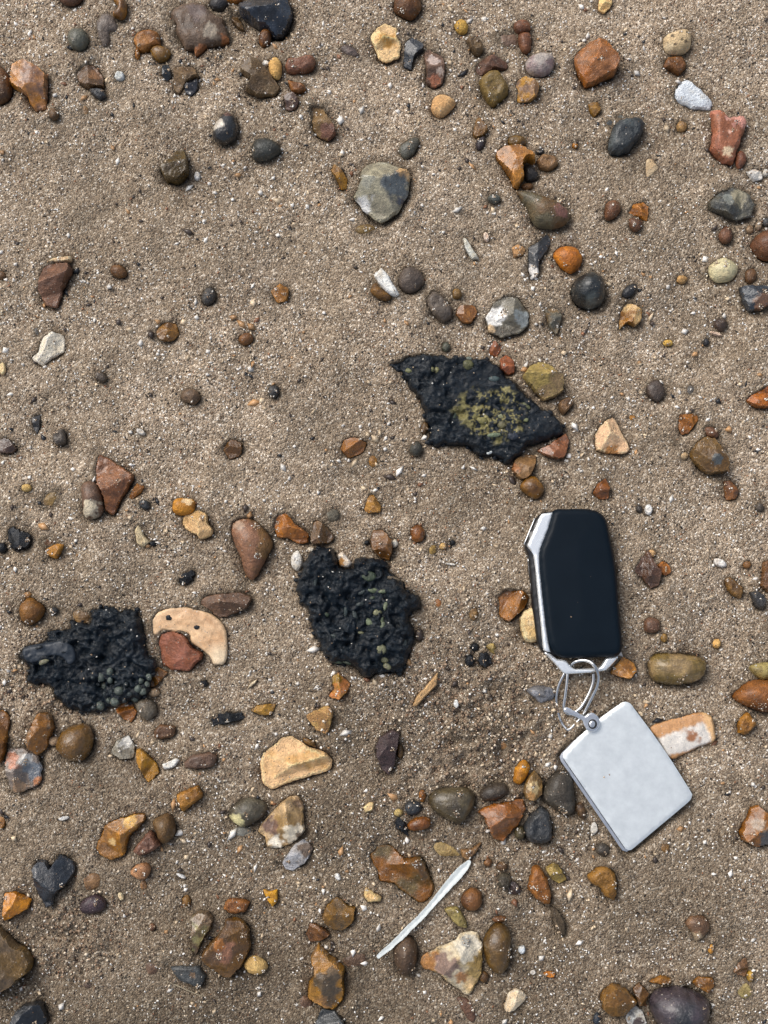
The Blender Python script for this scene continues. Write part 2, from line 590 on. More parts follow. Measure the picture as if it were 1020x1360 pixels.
    for (sx, sy, sr, sc) in spots:
        q = P(OX + sx / 3.0, OY + sy / 3.0, zc0 + 1.0) - c
        r = sr / 3.0 * WIDTH_MM / PW
        dd = np.hypot(x - q[0], y - q[1]) / r + 0.75 * fbm(x / (r * .55), y / (r * .55), sd + int(sx), 3)
        t = np.clip((1.15 - dd) / 0.3, 0, 1)[:, None]
        cols = cols * (1 - t * 0.92) + lin(sc) * TINT * t * 0.92
    buried = kind == 'b'
    eq = 0.0 if buried else H * {'r': 0.30, 'a': 0.22, 'f': 0.35}[kind]
    z = z + eq
    base = -max(2.2, size * 0.16)
    V, F, C = closed_relief(v, f, loop, z, base, 0.02 if buried else {'r': 0.2, 'a': 0.12, 'f': 0.05}[kind], cols)
    me = make_mesh(name, V, F, C, True, math.radians(25) if kind in 'af' else None)
    if mat is None:
        lum = sum(rgb) / 3
        mat = 'dry' if lum > 150 else ('wet' if kind == 'a' else 'damp')
    s = sink if sink is not None else (H * 0.45 if buried else H * rs.uniform(0.12, 0.3))
    s = s if s < H * 0.9 else H * 0.9
    zb = zc0 - s + lift
    ob = obj(name, me, M[mat], None, (c[0], c[1], zb))
    cats = {'pebble': 'pebble', 'flint': 'flint', 'shell_fragment': 'shell', 'tar_lump': 'tar lump', 'flat_stone': 'flat stone', 'brick_fragment': 'brick fragment'}
    tag(ob, label, cat or cats.get(name, name.replace('_', ' ')), group or {'pebble': 'pebbles strewn over the sand', 'flint': 'flints strewn over the sand', 'shell_fragment': 'shell pieces on the sand', 'tar_lump': 'black tar lumps on the sand'}.get(name))
    ok = np.where(u > 0.25)[0]
    if len(ok) and name != 'shell_fragment':
        for _ in range(rs.integers(0, 4)):
            k = rs.choice(ok)
            near = ok[np.argsort(np.hypot(x[ok] - x[k], y[ok] - y[k]))]
            for i in near[:int(rs.integers(1, 3 + size))]:
                DUST.append((x[i] + c[0], y[i] + c[1], z[i] + zb))
    if lift < 1.0:
        PRINTS.append((resample(o, max(step, size / 9)), zb + base * 0.6, 0.0 if buried else min(3.4, 0.35 + size * 0.1), buried))
    return ob

BK, SL, WH = (26, 31, 38), (50, 55, 62), (226, 222, 214)
p, fl, sh, tl = 'pebble', 'flint', 'shell_fragment', 'tar_lump'

tile(0, 0)
stone(p, "228,-20 290,-45 330,-20 320,5 295,18 265,18 240,5", 'r', (118, 76, 62), "smooth reddish brown pebble with bare sand all round, above the small grey-olive disc")
stone(p, "445,-10 480,-15 505,20 500,60 478,76 450,62 455,45 470,30", 'r', (150, 105, 52), "amber brown pebble touching a flat grey-brown stone", mat='wet')
stone(p, "378,90 410,50 445,55 465,110 435,125 435,165 405,180 385,140", 'b', (122, 108, 98), "flat grey-brown stone half sunk beside the amber pebble", sink=0.4)
stone(p, (310, 155, 42, 43), 'r', (112, 112, 98), "small grey-olive disc pebble alone on smooth sand")
stone(fl, "532,160 550,130 595,118 630,130 640,180 605,192 580,205 555,205 540,185", 'f', (172, 112, 72), "orange-brown flat flint touching a small brown nub", h=4)
stone(p, "600,195 635,182 680,205 665,238 630,245 608,225", 'r', (132, 98, 60), "small brown nub at the corner of the orange-brown flat flint", mat='wet')
stone(p, (547, 212, 10, 24), 'r', (170, 115, 68), "tiny orange sliver under the orange-brown flat flint")
stone('flat_stone', "680,70 700,35 770,8 820,20 850,55 890,75 915,160 880,175 820,185 780,225 770,195 735,190 705,140 700,100", 'f', (116, 86, 74), "large flat mauve-brown slab with a sandy grey patch", spots=[(842, 140, 32, (150, 138, 122)), (800, 205, 24, (160, 100, 55)), (900, 162, 20, (160, 100, 55)), (790, 60, 40, (100, 84, 78))], h=4.5, mat='damp', mix=0.3)
stone(p, (870, 15, 36, 28), 'r', (48, 44, 46), "dark charcoal pebble between the mauve-brown slab and the big blue-black stone")
stone(p, (935, -2, 30, 13), 'r', (165, 110, 60), "small orange pebble touching the big blue-black stone")
stone(p, "905,30 930,40 965,95 975,125 950,115 920,80", 'a', (110, 85, 60), "thin brown splinter beside the big blue-black stone")
stone(fl, "40,335 60,270 100,252 155,268 190,300 185,370 178,430 140,440 115,410 110,390 70,360", 'a', (190, 132, 82), "orange-tan faceted flint touching a smooth brown pebble", c2=(140, 104, 82), mix=0.4, h=10)
stone(p, "-30,265 10,268 45,330 45,385 15,410 -20,405", 'r', (122, 88, 68), "smooth brown pebble touching the orange-tan faceted flint")
stone(p, "300,290 330,260 370,255 408,300 410,345 350,350 315,330", 'a', (112, 84, 66), "brown lumpy pebble with a dark slate chip against it", spots=[(380, 300, 22, (135, 95, 60))])
stone(p, "355,352 410,355 422,385 395,395 365,375", 'f', (62, 64, 68), "dark slate chip against the brown lumpy pebble", h=2.5)
stone(sh, (475, 300, 20, 20), 'f', (205, 212, 212), "small bluish white shell bit near the brown lumpy pebble", h=1.5)
stone(p, "645,260 670,255 685,300 665,320 645,305", 'a', (45, 52, 58), "small blue-black chip beside the split grey-brown pebble")
stone(fl, "690,280 720,262 770,265 790,300 760,320 730,345 715,372 695,360", 'a', (136, 106, 90), "grey-brown pebble with a black pebble tucked against it", mat='damp', h=7)
stone(p, "732,340 760,318 785,310 788,350 760,380 738,365", 'a', (46, 47, 56), "black pebble tucked against a grey-brown pebble")
stone(p, (213, 453, 18, 24), 'r', (128, 95, 78), "tiny reddish brown pebble below the orange-tan faceted flint")
stone(p, (337, 440, 15, 22), 'b', (150, 118, 92), "tiny tan pebble half sunk below the dark slate chip", sink=0.3)
stone(p, "848,525 870,480 905,450 940,475 950,520 935,560 890,578 855,560", 'r', (44, 46, 50), "black round pebble with a white cortex patch on one side", spots=[(866, 510, 26, (205, 195, 180)), (910, 460, 18, (100, 70, 60))], mat='wet')
stone(p, "640,685 665,655 690,640 700,605 735,600 750,650 750,700 710,730 665,725", 'a', (92, 74, 42), "olive-brown knobbly flint with a tall fin", h=11)
stone(sh, (785, 700, 13, 18), 'f', (228, 226, 222), "white shell bit beside the olive-brown knobbly flint", h=1.5)

tile(340, 0)
stone(fl, "-70,30 -20,-10 60,-40 120,-20 150,50 140,95 105,148 70,145 40,115 10,115 -30,90 -60,60", 'a', (28, 34, 44), "big glossy blue-black flint with a small brown pebble against it", c2=(40, 50, 64), h=14)
stone(p, (35, 150, 25, 38, 10), 'r', (138, 92, 60), "small brown pebble against the big glossy blue-black flint")
stone(p, "-15,590 0,558 40,553 80,570 102,600 70,625 30,640 -10,635", 'r', (76, 78, 72), "dark grey-green rounded pebble alone on bare sand")
stone(fl, "-65,280 -35,240 5,240 40,270 98,350 70,382 0,378 -45,360 -20,320", 'a', (116, 99, 72), "olive-brown blunt flint next to a smooth yellow pebble", h=9, mat='damp')
stone(p, "50,265 60,235 85,230 103,260 100,300 85,315 60,300", 'r', (220, 184, 112), "smooth yellow pebble between olive-brown flint and red-brown stone")
stone(sh, (38, 250, 14, 12), 'f', WH, "tiny white shell bit beside the smooth yellow pebble", h=1.2)
stone(p, "115,265 130,235 165,235 215,220 240,240 230,270 200,285 150,295 125,288", 'f', (146, 88, 68), "long red-brown stone beside the smooth yellow pebble", h=4)
stone(p, "122,315 145,325 190,335 200,355 170,370 140,362", 'f', (156, 104, 68), "small rusty chip below the long red-brown stone", h=2.8)
stone(p, "110,380 150,370 172,405 155,435 120,435", 'a', (98, 78, 66), "small dark brown stone below the rusty chip")
stone(fl, "213,425 270,420 278,460 310,495 318,530 290,560 250,545 225,510 220,470", 'a', (138, 110, 84), "bent grey-brown finger-shaped flint with a reddish end", spots=[(293, 528, 30, (110, 72, 58))], mat='damp')
stone(p, "335,185 365,172 400,195 410,220 380,220 350,210", 'b', (112, 96, 90), "flat mauve pebble sunk near the cream pitted stone", sink=0.3)
stone(fl, "455,145 480,112 520,95 560,110 565,150 580,185 570,230 520,245 490,235 475,190 460,170", 'a', (228, 198, 146), "pale cream pitted stone with honey stains beside a black flint", c2=(190, 140, 70), mix=0.25, mat='dry', h=7)
stone(fl, "592,170 625,148 672,185 660,205 630,230 620,275 588,265 588,220", 'a', (36, 43, 52), "black leaf-shaped flint between cream and pinkish stones", c2=(28, 34, 42))
stone(fl, "668,205 690,195 745,225 752,290 745,330 710,348 675,325 680,290 670,245", 'a', (140, 100, 90), "pinkish brown flint with a white vein", spots=[(708, 250, 24, (205, 185, 175)), (735, 290, 16, (200, 180, 165)), (715, 325, 22, (160, 100, 70))], mat='damp')
stone(p, "550,20 565,-25 640,-30 660,20 650,50 615,78 575,62 552,45", 'r', (130, 84, 58), "brown rounded pebble in a scoured hollow of bare sand")
stone(p, "790,95 815,76 842,92 842,125 815,135 795,120", 'r', (218, 174, 92), "small bright yellow pebble alone on sand")
stone(p, "935,145 970,125 1020,120 1060,140 1030,185 980,180", 'b', (138, 118, 102), "flat pale brown pebble sunk above the dark red-brown stone", sink=0.6)
stone(p, "835,165 865,150 900,175 905,205 885,222 855,200", 'f', (118, 94, 72), "small brown block beside the dark red-brown stone", h=4)
stone(fl, "870,265 905,230 945,215 1005,250 1000,275 950,275 905,298 880,295", 'a', (118, 74, 58), "dark red-brown stone resting against a square olive-brown one", mat='damp')
stone(p, "885,330 910,300 960,285 1005,350 1000,385 945,425 915,395", 'f', (132, 109, 72), "square olive-brown stone under the dark red-brown one", h=5.5)
stone(p, "697,430 710,390 745,378 790,400 790,425 740,470 708,455", 'r', (212, 176, 124), "cream rounded pebble alone below the pinkish brown flint")
stone(p, "862,540 875,480 895,465 925,515 905,545 875,552", 'a', (142, 106, 70), "small tan flint touching a dark purple pebble")
stone(p, "875,570 895,545 915,545 905,585 885,597", 'r', (60, 50, 56), "small dark purple pebble touching a tan flint")
stone(p, "572,585 600,560 640,545 652,565 630,610 600,632 575,615", 'r', (108, 108, 98), "grey-green pebble above the big translucent grey flint", h=3.2)
stone(p, "298,680 315,655 345,680 365,715 360,750 340,755 320,715", 'a', (166, 122, 62), "slim amber flint beside the big translucent grey flint")
stone(fl, "388,785 412,740 415,690 450,655 500,642 545,660 600,675 620,700 610,755 590,800 560,850 500,882 460,860 420,825", 'a', (150, 143, 122), "big translucent grey-green flint with a white rim and slate patch", c2=(158, 152, 130), mix=0.35, spots=[(560, 745, 58, (84, 92, 98)), (425, 815, 34, (205, 205, 205)), (592, 688, 26, (205, 165, 115)), (575, 805, 16, (50, 55, 70)), (445, 740, 22, (175, 172, 155))], h=13, mat='wet')
stone(p, (435, 912, 40, 22), 'b', (142, 116, 80), "tan pebble almost buried below the big translucent grey flint", sink=0.4)
stone(p, (950, 790, 25, 18), 'r', (98, 102, 96), "small grey pebble below the curved orange-tan flint")
stone(sh, "825,945 840,950 870,1000 890,1030 860,1030 830,985", 'f', (196, 196, 186), "pale grey shell sliver on bare sand", h=1.6)
stone(sh, (918, 942, 11, 21, -15), 'f', (225, 205, 185), "tiny peach-white shell bit above the pale grey shell sliver", h=1.4)

tile(680, 0)
stone(fl, "-70,620 -35,590 30,590 90,620 95,650 60,640 40,660 45,710 25,755 5,745 -10,700 -50,660", 'a', (184, 130, 84), "curved orange-tan flint cupping a small black stone", h=10)
stone(p, (18, 566, 40, 25), 'r', (124, 94, 52), "small brown pebble touching the rim of the curved orange-tan flint", mat='wet')
stone(p, "46,662 70,655 105,690 100,715 62,722 49,698", 'r', (46, 41, 39), "small black stone cupped by the curved orange-tan flint")
stone(p, "98,642 125,615 175,625 185,655 150,680 112,672", 'f', (144, 110, 86), "flat brown stone beside the small cupped black stone", h=3)
stone(p, "92,600 130,598 118,613 100,613", 'f', (56, 60, 64), "slate splinter between curved orange flint and flat brown stone", h=1.8)
stone(p, (62, 742, 24, 15), 'r', (128, 90, 60), "tiny brown pebble above the big pear-shaped brown pebble")
stone(p, "15,768 60,765 140,790 195,815 230,855 220,890 170,912 115,908 80,885 60,835", 'r', (110, 85, 64), "big pear-shaped brown pebble with a mottled olive skin", c2=(92, 84, 62), spots=[(190, 855, 30, (125, 85, 75))], h=8)
stone(p, "5,100 30,80 65,85 75,115 50,130 20,132", 'r', (156, 94, 68), "small round red-brown pebble on the end of a rusty peg")
stone(p, "25,138 70,132 78,165 70,205 50,215 32,190", 'r', (146, 86, 58), "small rusty peg-shaped pebble touching a round red-brown one")
stone(p, "52,255 70,230 125,215 165,225 165,275 130,305 85,305 60,285", 'r', (172, 162, 155), "pale grey and mauve striped pebble", c2=(136, 116, 116), mat='damp')
stone(fl, "10,330 50,310 110,335 100,385 60,405 22,405 20,360", 'a', (190, 142, 84), "small orange-tan flint under the striped grey pebble", c2=(134, 104, 80), h=6)
stone(fl, "245,225 300,175 365,165 395,215 428,255 410,295 330,335 290,345 262,290", 'a', (166, 104, 52), "big orange-brown faceted flint standing alone", c2=(140, 90, 48), h=13, mix=0.4)
stone(p, "345,35 350,-10 395,-15 400,15 370,48", 'a', (232, 196, 136), "cream and yellow chip above the big orange-brown faceted flint", mat='dry')
stone(p, "600,170 610,145 650,130 695,122 712,150 705,200 660,220 615,210", 'r', (214, 200, 164), "cream pebble peppered with dark specks, on a brown flint", spots=[(630, 160, 8, (80, 70, 55)), (690, 145, 7, (80, 70, 55)), (665, 178, 8, (110, 95, 70)), (640, 195, 6, (90, 75, 60)), (685, 185, 7, (100, 85, 65))])
stone(p, "600,270 620,228 680,228 695,265 665,295 630,275", 'f', (136, 90, 54), "brown flint poking out under the speckled cream pebble", h=3)
stone(sh, "642,375 665,330 700,315 740,345 800,405 790,435 720,430 670,405", 'f', (214, 221, 228), "bluish white triangular shell piece", h=2.2, mix=0.1)
stone('brick_fragment', "790,440 830,445 860,470 920,465 935,495 905,580 880,655 840,645 790,600 800,530", 'f', (172, 98, 72), "brick-red flat slab with a pink corner and pale crack", c2=(186, 116, 92), spots=[(905, 490, 34, (205, 146, 132)), (853, 615, 20, (230, 205, 170)), (858, 540, 8, (225, 180, 160)), (850, 480, 14, (205, 150, 135))], h=5, mat='damp', mix=0.4)
stone(p, "897,607 920,602 937,635 910,672 895,652", 'r', (156, 88, 64), "small red-brown nub against the brick-red slab")
stone(p, "305,410 345,405 357,435 330,465 310,440", 'a', (156, 116, 68), "small tan flint between orange faceted flint and blue-black stone")
stone(fl, "385,580 395,520 430,480 500,470 530,490 520,530 470,600 430,615 395,612", 'f', (42, 49, 54), "blue-black oval flint half bedded in the sand", c2=(76, 84, 86), mix=0.35, h=6, mat='damp')
stone(p, (388, 490, 20, 17), 'b', (80, 84, 86), "tiny slate pebble at the end of the blue-black oval flint", sink=0.2)
stone(p, (432, 463, 22, 11), 'b', (105, 104, 96), "tiny grey pebble touching the blue-black oval flint", sink=0.2)
stone(p, (678, 503, 20, 22), 'r', (184, 148, 118), "small pinkish tan pebble near the brick-red slab")
stone(p, "535,640 560,630 585,665 565,690 540,700", 'b', (204, 170, 154), "pale pink pebble mostly sunk in sand", sink=0.5)
stone(p, (252, 577, 12, 11), 'r', (196, 140, 90), "tiny orange grain pebble near the blue-black oval flint")
stone(p, "935,690 960,672 995,680 1000,710 965,720", 'a', (222, 216, 206), "white angular pebble below the brick-red slab", c2=(180, 150, 120), mix=0.2)
stone(p, (1013, 685, 12, 14), 'r', WH, "small white pebble touching a white angular one")
stone(fl, "780,810 830,765 880,745 940,765 970,810 950,860 900,875 840,855 790,835", 'a', (96, 92, 78), "grey-olive flint with pale bands and dark ends", c2=(60, 62, 60), spots=[(905, 790, 34, (150, 142, 118)), (855, 800, 22, (130, 134, 128))], h=9)
stone(p, "370,845 375,810 415,798 435,835 405,870 375,872", 'r', (140, 88, 64), "small red-brown pebble beside an orange chip", h=5)
stone(fl, "460,850 475,820 520,805 545,825 540,880 510,865 480,855", 'a', (190, 126, 64), "bright orange chip resting on a red-brown pebble")
stone(p, "468,868 520,880 515,910 490,922 470,902", 'r', (134, 84, 60), "red-brown pebble under the bright orange chip")
stone(p, (852, 935, 28, 33), 'r', (136, 86, 66), "round red-brown pebble below the grey-olive banded flint")
stone(p, (948, 913, 16, 17), 'r', (150, 132, 108), "tiny tan-grey pebble among small stones below the banded flint")
stone(p, (984, 896, 14, 20), 'r', (165, 152, 132), "tiny pale grey pebble among small stones below the banded flint")
stone(p, (1015, 885, 18, 20), 'r', (72, 72, 74), "small slate pebble below the banded grey-olive flint")
stone(p, "950,970 985,930 1040,915 1080,960 1070,1030 1000,1040 955,1000", 'r', (146, 90, 64), "large red-brown pebble near the yellow-cream disc", h=9)
stone(p, "0,985 25,970 55,990 45,1015 10,1025", 'a', (198, 152, 116), "small peach flint beside a slate splinter with a white tip")
stone(fl, "62,990 100,965 140,930 155,960 140,1000 110,1040 105,1100 75,1115 66,1050", 'a', (62, 64, 68), "slate-grey pointed flint with a white tip", spots=[(92, 1088, 30, (225, 220, 215))], h=5)

tile(680, 340)
stone(p, "163,0 185,-30 235,-38 275,-10 275,35 240,70 205,55 180,30", 'r', (202, 130, 78), "smooth bright orange pebble above a black round stone")
stone(p, "235,140 260,90 310,68 355,85 370,130 360,190 310,210 255,190", 'r', (38, 43, 45), "big black round pebble", c2=(78, 84, 82), mix=0.25, mat='wet', h=12)
stone(p, "437,155 450,125 480,110 500,120 485,155 455,168", 'r', (42, 44, 50), "slim black pebble beside the big black round one", h=3)
stone(fl, "430,220 445,190 465,180 520,215 515,255 490,280 460,265 430,290 428,250", 'a', (150, 104, 52), "amber flint with cream edges below a slim black pebble", c2=(205, 170, 115), mix=0.3)
stone(p, (843, 57, 60, 48, -8), 'r', (218, 208, 164), "yellow-cream smooth disc pebble", c2=(206, 196, 156), mat='damp', h=6)
stone(fl, "905,125 945,118 1040,120 1060,180 990,215 940,220 920,180", 'a', (60, 68, 78), "slate-blue flint with a brown underside, below the yellow-cream disc", spots=[(985, 200, 34, (120, 88, 66))])
stone(p, "930,60 965,50 975,85 950,110 932,95", 'r', (128, 90, 70), "small brown pebble above the slate-blue flint")
stone(p, (832, 272, 28, 28), 'b', (88, 70, 60), "small dark brown pebble beside a pink shell sliver", sink=0.3, h=4)
stone(sh, (812, 308, 28, 8, 15), 'f', (210, 170, 166), "pink shell sliver beside a small dark brown pebble", h=1.2)
stone(p, (775, 342, 12, 15), 'r', (48, 48, 54), "tiny black pebble near the pink shell sliver")
stone(p, (623, 345, 20, 13), 'r', (222, 180, 100), "tiny yellow pebble alone on sand between amber flint and brown disc")
stone(p, (678, 92, 22, 18), 'r', (208, 164, 118), "tiny orange-white pebble between slim black pebble and yellow-cream disc")
stone(p, "130,215 155,195 185,210 200,240 180,310 150,280 140,245", 'a', (116, 112, 98), "small grey-olive wedge flint below the big black round pebble", c2=(130, 105, 70), mat='damp')
stone(p, (573, 535, 36, 45, -12), 'r', (92, 78, 70), "flat dark mauve-brown oval disc alone on the sand", h=3.2, mat='damp')
stone(p, (713, 533, 14, 18), 'b', (112, 108, 104), "tiny grey pebble sunk near the dark oval disc", sink=0.2)
stone(fl, "40,480 75,435 125,425 160,450 200,485 208,535 170,565 125,578 85,535 55,510", 'a', (168, 147, 108), "olive-tan ridged flint beside the tar clump with the olive patch", c2=(146, 120, 84), h=13, mat='damp')
stone(p, "187,580 225,562 245,590 205,635 187,615", 'f', (130, 94, 74), "small brown flint tucked by the olive-tan ridged flint", h=4)
stone(fl, "328,710 345,680 400,635 430,680 468,760 455,785 395,790 335,775", 'a', (224, 190, 150), "pale cream-peach triangular flint standing alone", c2=(200, 160, 116), mix=0.3, h=8, mat='dry', spots=[(400, 780, 26, (190, 130, 70))])
stone(fl, "320,945 340,905 375,885 390,920 385,968 345,965", 'a', (148, 92, 54), "small brown flint just above the car key fob")
stone(fl, "100,775 150,750 215,705 228,740 210,800 180,810 130,795", 'a', (172, 100, 64), "reddish orange flint under the tip of the tar clump", h=6)
stone(fl, "0,850 20,800 60,790 98,795 90,850 60,890 30,890", 'a', (158, 122, 96), "mauve-tan flint under the lower edge of the olive-patched tar clump", spots=[(8, 845, 20, (170, 110, 60))], h=6, mat='damp')
stone(p, "30,920 55,885 95,878 128,925 115,960 85,968 50,945", 'r', (138, 98, 58), "brown pebble touching the mauve-tan flint", mat='wet')
stone(fl, "665,660 670,630 735,625 745,650 710,700 680,712 668,690", 'a', (168, 110, 52), "small amber flint near the big olive-brown flint")
stone(fl, "708,800 725,750 770,720 810,735 865,825 850,860 790,872 745,845", 'a', (126, 97, 66), "big olive-brown flint with a small slate spot", spots=[(805, 815, 20, (78, 84, 86))], h=10)
stone(p, "765,682 800,680 825,705 812,728 775,714", 'r', (136, 88, 68), "small red-brown pebble atop the edge of the big olive-brown flint")
stone(fl, "840,900 870,895 905,935 890,970 855,970", 'a', (148, 94, 64), "small rusty flint below the big olive-brown flint")
stone(fl, "935,575 965,545 1020,515 1060,540 1040,600 975,605", 'a', (172, 100, 54), "pointed red-orange flint alone on sand")
stone(p, (650, 740, 20, 16), 'b', (150, 112, 86), "tiny rusty pebble sunk by the big olive-brown flint", sink=0.2)
stone(p, (688, 796, 16, 15), 'r', (196, 160, 140), "tiny pinkish pebble touching the big olive-brown flint")
stone(p, (508, 1008, 14, 16), 'r', (66, 60, 56), "tiny dark pebble above the fob beside a white shell bit")
stone(sh, (545, 1010, 16, 22), 'f', (230, 230, 228), "white shell bit beside a tiny dark pebble near the fob", h=1.6)
stone(p, (988, 1000, 18, 18), 'r', (92, 82, 72), "tiny grey-brown pebble alone below the small rusty flint")
stone(p, (478, 642, 18, 12), 'b', (205, 150, 100), "tiny orange pebble beside the cream-peach triangular flint", sink=0.2)

tile(340, 340)
stone(p, "915,240 945,190 985,155 1040,165 1090,225 1080,280 1040,310 975,325 930,300", 'a', (128, 122, 106), "grey flint with a bright white blotch, above the tar clump", spots=[(955, 240, 40, (232, 230, 226)), (935, 290, 16, (200, 170, 130)), (1060, 250, 30, (150, 158, 160))], h=8)
stone(fl, "970,415 1000,390 1030,420 1030,465 1005,475 975,455", 'a', (172, 90, 54), "red-orange flint touching the upper edge of the olive-patched tar clump", h=6)
stone(p, "930,350 955,335 978,370 955,400 932,390", 'a', (178, 96, 54), "small red-orange chip above the red-orange flint")
stone(sh, "470,80 500,52 530,85 570,155 560,165 530,155 500,125", 'f', (232, 231, 226), "white shell splinter leaning on a brown pebble", h=2, lift=2.5, mix=0.1)
stone(p, "455,140 475,105 500,130 540,160 520,178 480,165", 'r', (140, 102, 62), "brown pebble under the white shell splinter", h=3.2)
stone(p, "565,95 590,50 625,42 665,75 665,115 620,148 580,135", 'r', (108, 94, 84), "grey-brown round pebble beside the white shell splinter")
stone(p, "675,185 700,140 735,155 785,210 780,245 745,265 700,230", 'f', (108, 95, 83), "grey-brown flat pebble below the round grey-brown one", h=4.5)
stone(fl, "795,235 810,200 865,195 883,220 860,265 825,265", 'a', (172, 120, 84), "orange-brown flint between flat grey pebble and white-blotched flint")
stone(p, (800, 150, 20, 22), 'r', (150, 118, 82), "tiny tan pebble above the orange-brown flint")
stone(p, (757, 362, 17, 20), 'r', (102, 106, 92), "tiny grey-green pebble above the olive-patched tar clump")
stone(p, (638, 768, 26, 30), 'r', (80, 80, 72), "small slate-green round pebble below the olive-patched tar clump", h=4)
stone(p, (466, 815, 20, 24), 'b', (172, 126, 80), "small orange pebble sunk near the amber block flint", sink=0.2)
stone(fl, "335,770 350,730 395,720 440,745 425,780 370,805", 'a', (156, 104, 52), "amber block flint with bare sand around it")
stone(fl, "430,1010 450,950 465,945 500,1000 495,1020 450,1025", 'a', (188, 142, 96), "small orange wedge flint between the two rounder tar clumps")
stone(p, (672, 685, 16, 26, 10), 'r', (110, 84, 60), "small brown pebble by the jagged flank of the olive-patched tar clump")

tile(0, 340)
stone(fl, "150,130 165,50 200,25 270,30 290,60 250,130 225,205 180,190", 'a', (134, 86, 68), "big red-brown flint with a cream chip on its edge", h=9, mat='damp')
stone(p, "185,24 220,8 285,3 282,20 230,26", 'f', (226, 200, 160), "cream chip on the edge of the big red-brown flint", h=2, lift=0.9)
stone(p, "120,405 150,380 165,330 210,300 255,318 250,380 200,410 165,435", 'a', (230, 220, 200), "white chalky stone below the big red-brown flint", h=6, mat='dry')
stone(p, "-10,735 20,722 45,735 65,765 50,785 0,785", 'a', (88, 68, 58), "dark brown small flint with bare sand round it")
stone(p, "125,645 160,630 160,670 145,710 130,680", 'a', (62, 62, 64), "small charcoal chip above a grey pebble")
stone(p, "215,700 255,690 265,745 230,755 212,735", 'f', (110, 100, 90), "small grey pebble below the charcoal chip", h=4)
stone(p, (103, 923, 20, 16), 'r', (212, 186, 116), "tiny yellow pebble alone on sand above the small tar lumps")
stone(p, "165,970 215,925 240,935 215,1000 170,1000", 'b', (138, 112, 80), "brown flint mostly buried beside the tiny yellow pebble", sink=0.5)
stone(sh, (8, 447, 12, 26), 'f', (222, 196, 150), "cream shell sliver alone near the white chalky stone", h=1.5)
stone(p, (145, 302, 14, 20), 'b', (98, 96, 92), "tiny dark grey pebble near the white chalky stone", sink=0.1)
stone(p, (5, 75, 16, 17), 'r', (128, 92, 72), "tiny brown pebble near the big red-brown flint")
stone(p, "325,910 380,900 405,950 410,1020 385,1045 340,1045 330,1000", 'r', (120, 98, 82), "grey-brown pebble with a pale end beside the long orange-brown flint", spots=[(372, 1008, 34, (196, 184, 160))], h=6)
stone(fl, "375,860 390,790 440,810 530,870 520,910 470,990 450,1030 415,1010 410,960 385,905", 'a', (168, 102, 66), "long orange-brown keeled flint", h=10)
stone(p, "512,960 545,905 575,920 560,945 527,972", 'a', (168, 112, 66), "small orange splinter beside the long orange-brown keeled flint")
stone(p, (575, 990, 25, 18, 30), 'r', (58, 62, 66), "small slate pebble beside the orange splinter")
stone(p, "685,995 705,965 770,970 775,1010 750,1030 700,1030", 'r', (198, 140, 82), "orange-cream pebble touching a cream lumpy flint", spots=[(750, 980, 18, (225, 195, 150))])
# the sand that the picture's magnified inset covers: a few ordinary stones continue there
stone(p, (470, 60, 34, 26, 20), 'r', (126, 90, 64), "brown oval pebble on the broad stretch of open sand")
stone(fl, "620,300 650,262 700,270 715,310 680,340 635,335", 'a', (150, 108, 66), "tan faceted flint in the middle of the broad stretch of open sand")
stone(p, (830, 160, 28, 36, 30), 'r', (82, 78, 74), "dark grey oval pebble on the broad stretch of open sand")
stone(p, (980, 330, 30, 24, -20), 'r', (140, 92, 64), "rust-brown pebble near the edge of the broad open sand")
stone(p, (400, 480, 26, 20, 40), 'r', (112, 98, 84), "grey-brown small pebble on the broad stretch of open sand")
stone(fl, "1080,140 1115,110 1150,130 1145,175 1105,185", 'a', (168, 118, 72), "orange-tan small flint on the broad stretch of open sand")
stone(p, (760, 560, 40, 30, 15), 'r', (128, 110, 90), "flat tan-grey pebble on the broad stretch of open sand", h=5)
stone(p, (1090, 540, 22, 26), 'r', (70, 70, 72), "charcoal pebble at the margin of the broad open sand")
stone(sh, (560, 700, 20, 12, 30), 'f', (222, 216, 206), "white shell bit on the broad stretch of open sand", h=1.5)
stone(fl, "880,760 920,730 965,745 960,790 915,810", 'a', (120, 86, 56), "dark amber flint at the lower margin of the broad open sand")

tile(0, 680)
stone(fl, "725,40 740,5 790,-10 825,10 828,45 848,70 840,95 795,108 780,90 735,65", 'a', (214, 180, 130), "cream lumpy flint touching an orange-cream pebble", c2=(190, 150, 96), mat='dry', h=7)
stone(tl, "35,70 60,60 115,90 110,135 75,155 38,145", 'a', BK, "small black tar lump beside an orange-brown chip", mat='tar', h=5)
stone(tl, (6, 142, 20, 22), 'r', BK, "tiny black tar crumb near the small tar lump", mat='tar')
stone(fl, "180,150 225,125 255,130 225,185 190,175", 'f', (184, 132, 80), "orange-brown chip beside the small black tar lump", h=3)
stone(p, "145,105 190,100 215,125 180,140 150,130", 'b', (136, 100, 78), "brown flint mostly sunk between tar lump and orange-brown chip", sink=0.4)
stone(sh, "535,70 555,45 575,95 597,120 570,140 545,125", 'f', (184, 174, 140), "olive-white shell sliver with a black crumb at its tip", h=1.8)
stone(tl, (608, 125, 14, 12), 'r', BK, "black crumb at the tip of the olive-white shell sliver", mat='tar')
stone(tl, "712,275 730,240 775,235 770,270 740,292 718,288", 'a', BK, "black tar lump alone above the crescent shell", mat='tar', h=4)
stone(p, "78,375 105,345 130,340 175,380 165,420 120,450 85,430", 'r', (142, 98, 54), "amber fan-shaped pebble alone beyond the flap of the beaded tar clump", h=6)
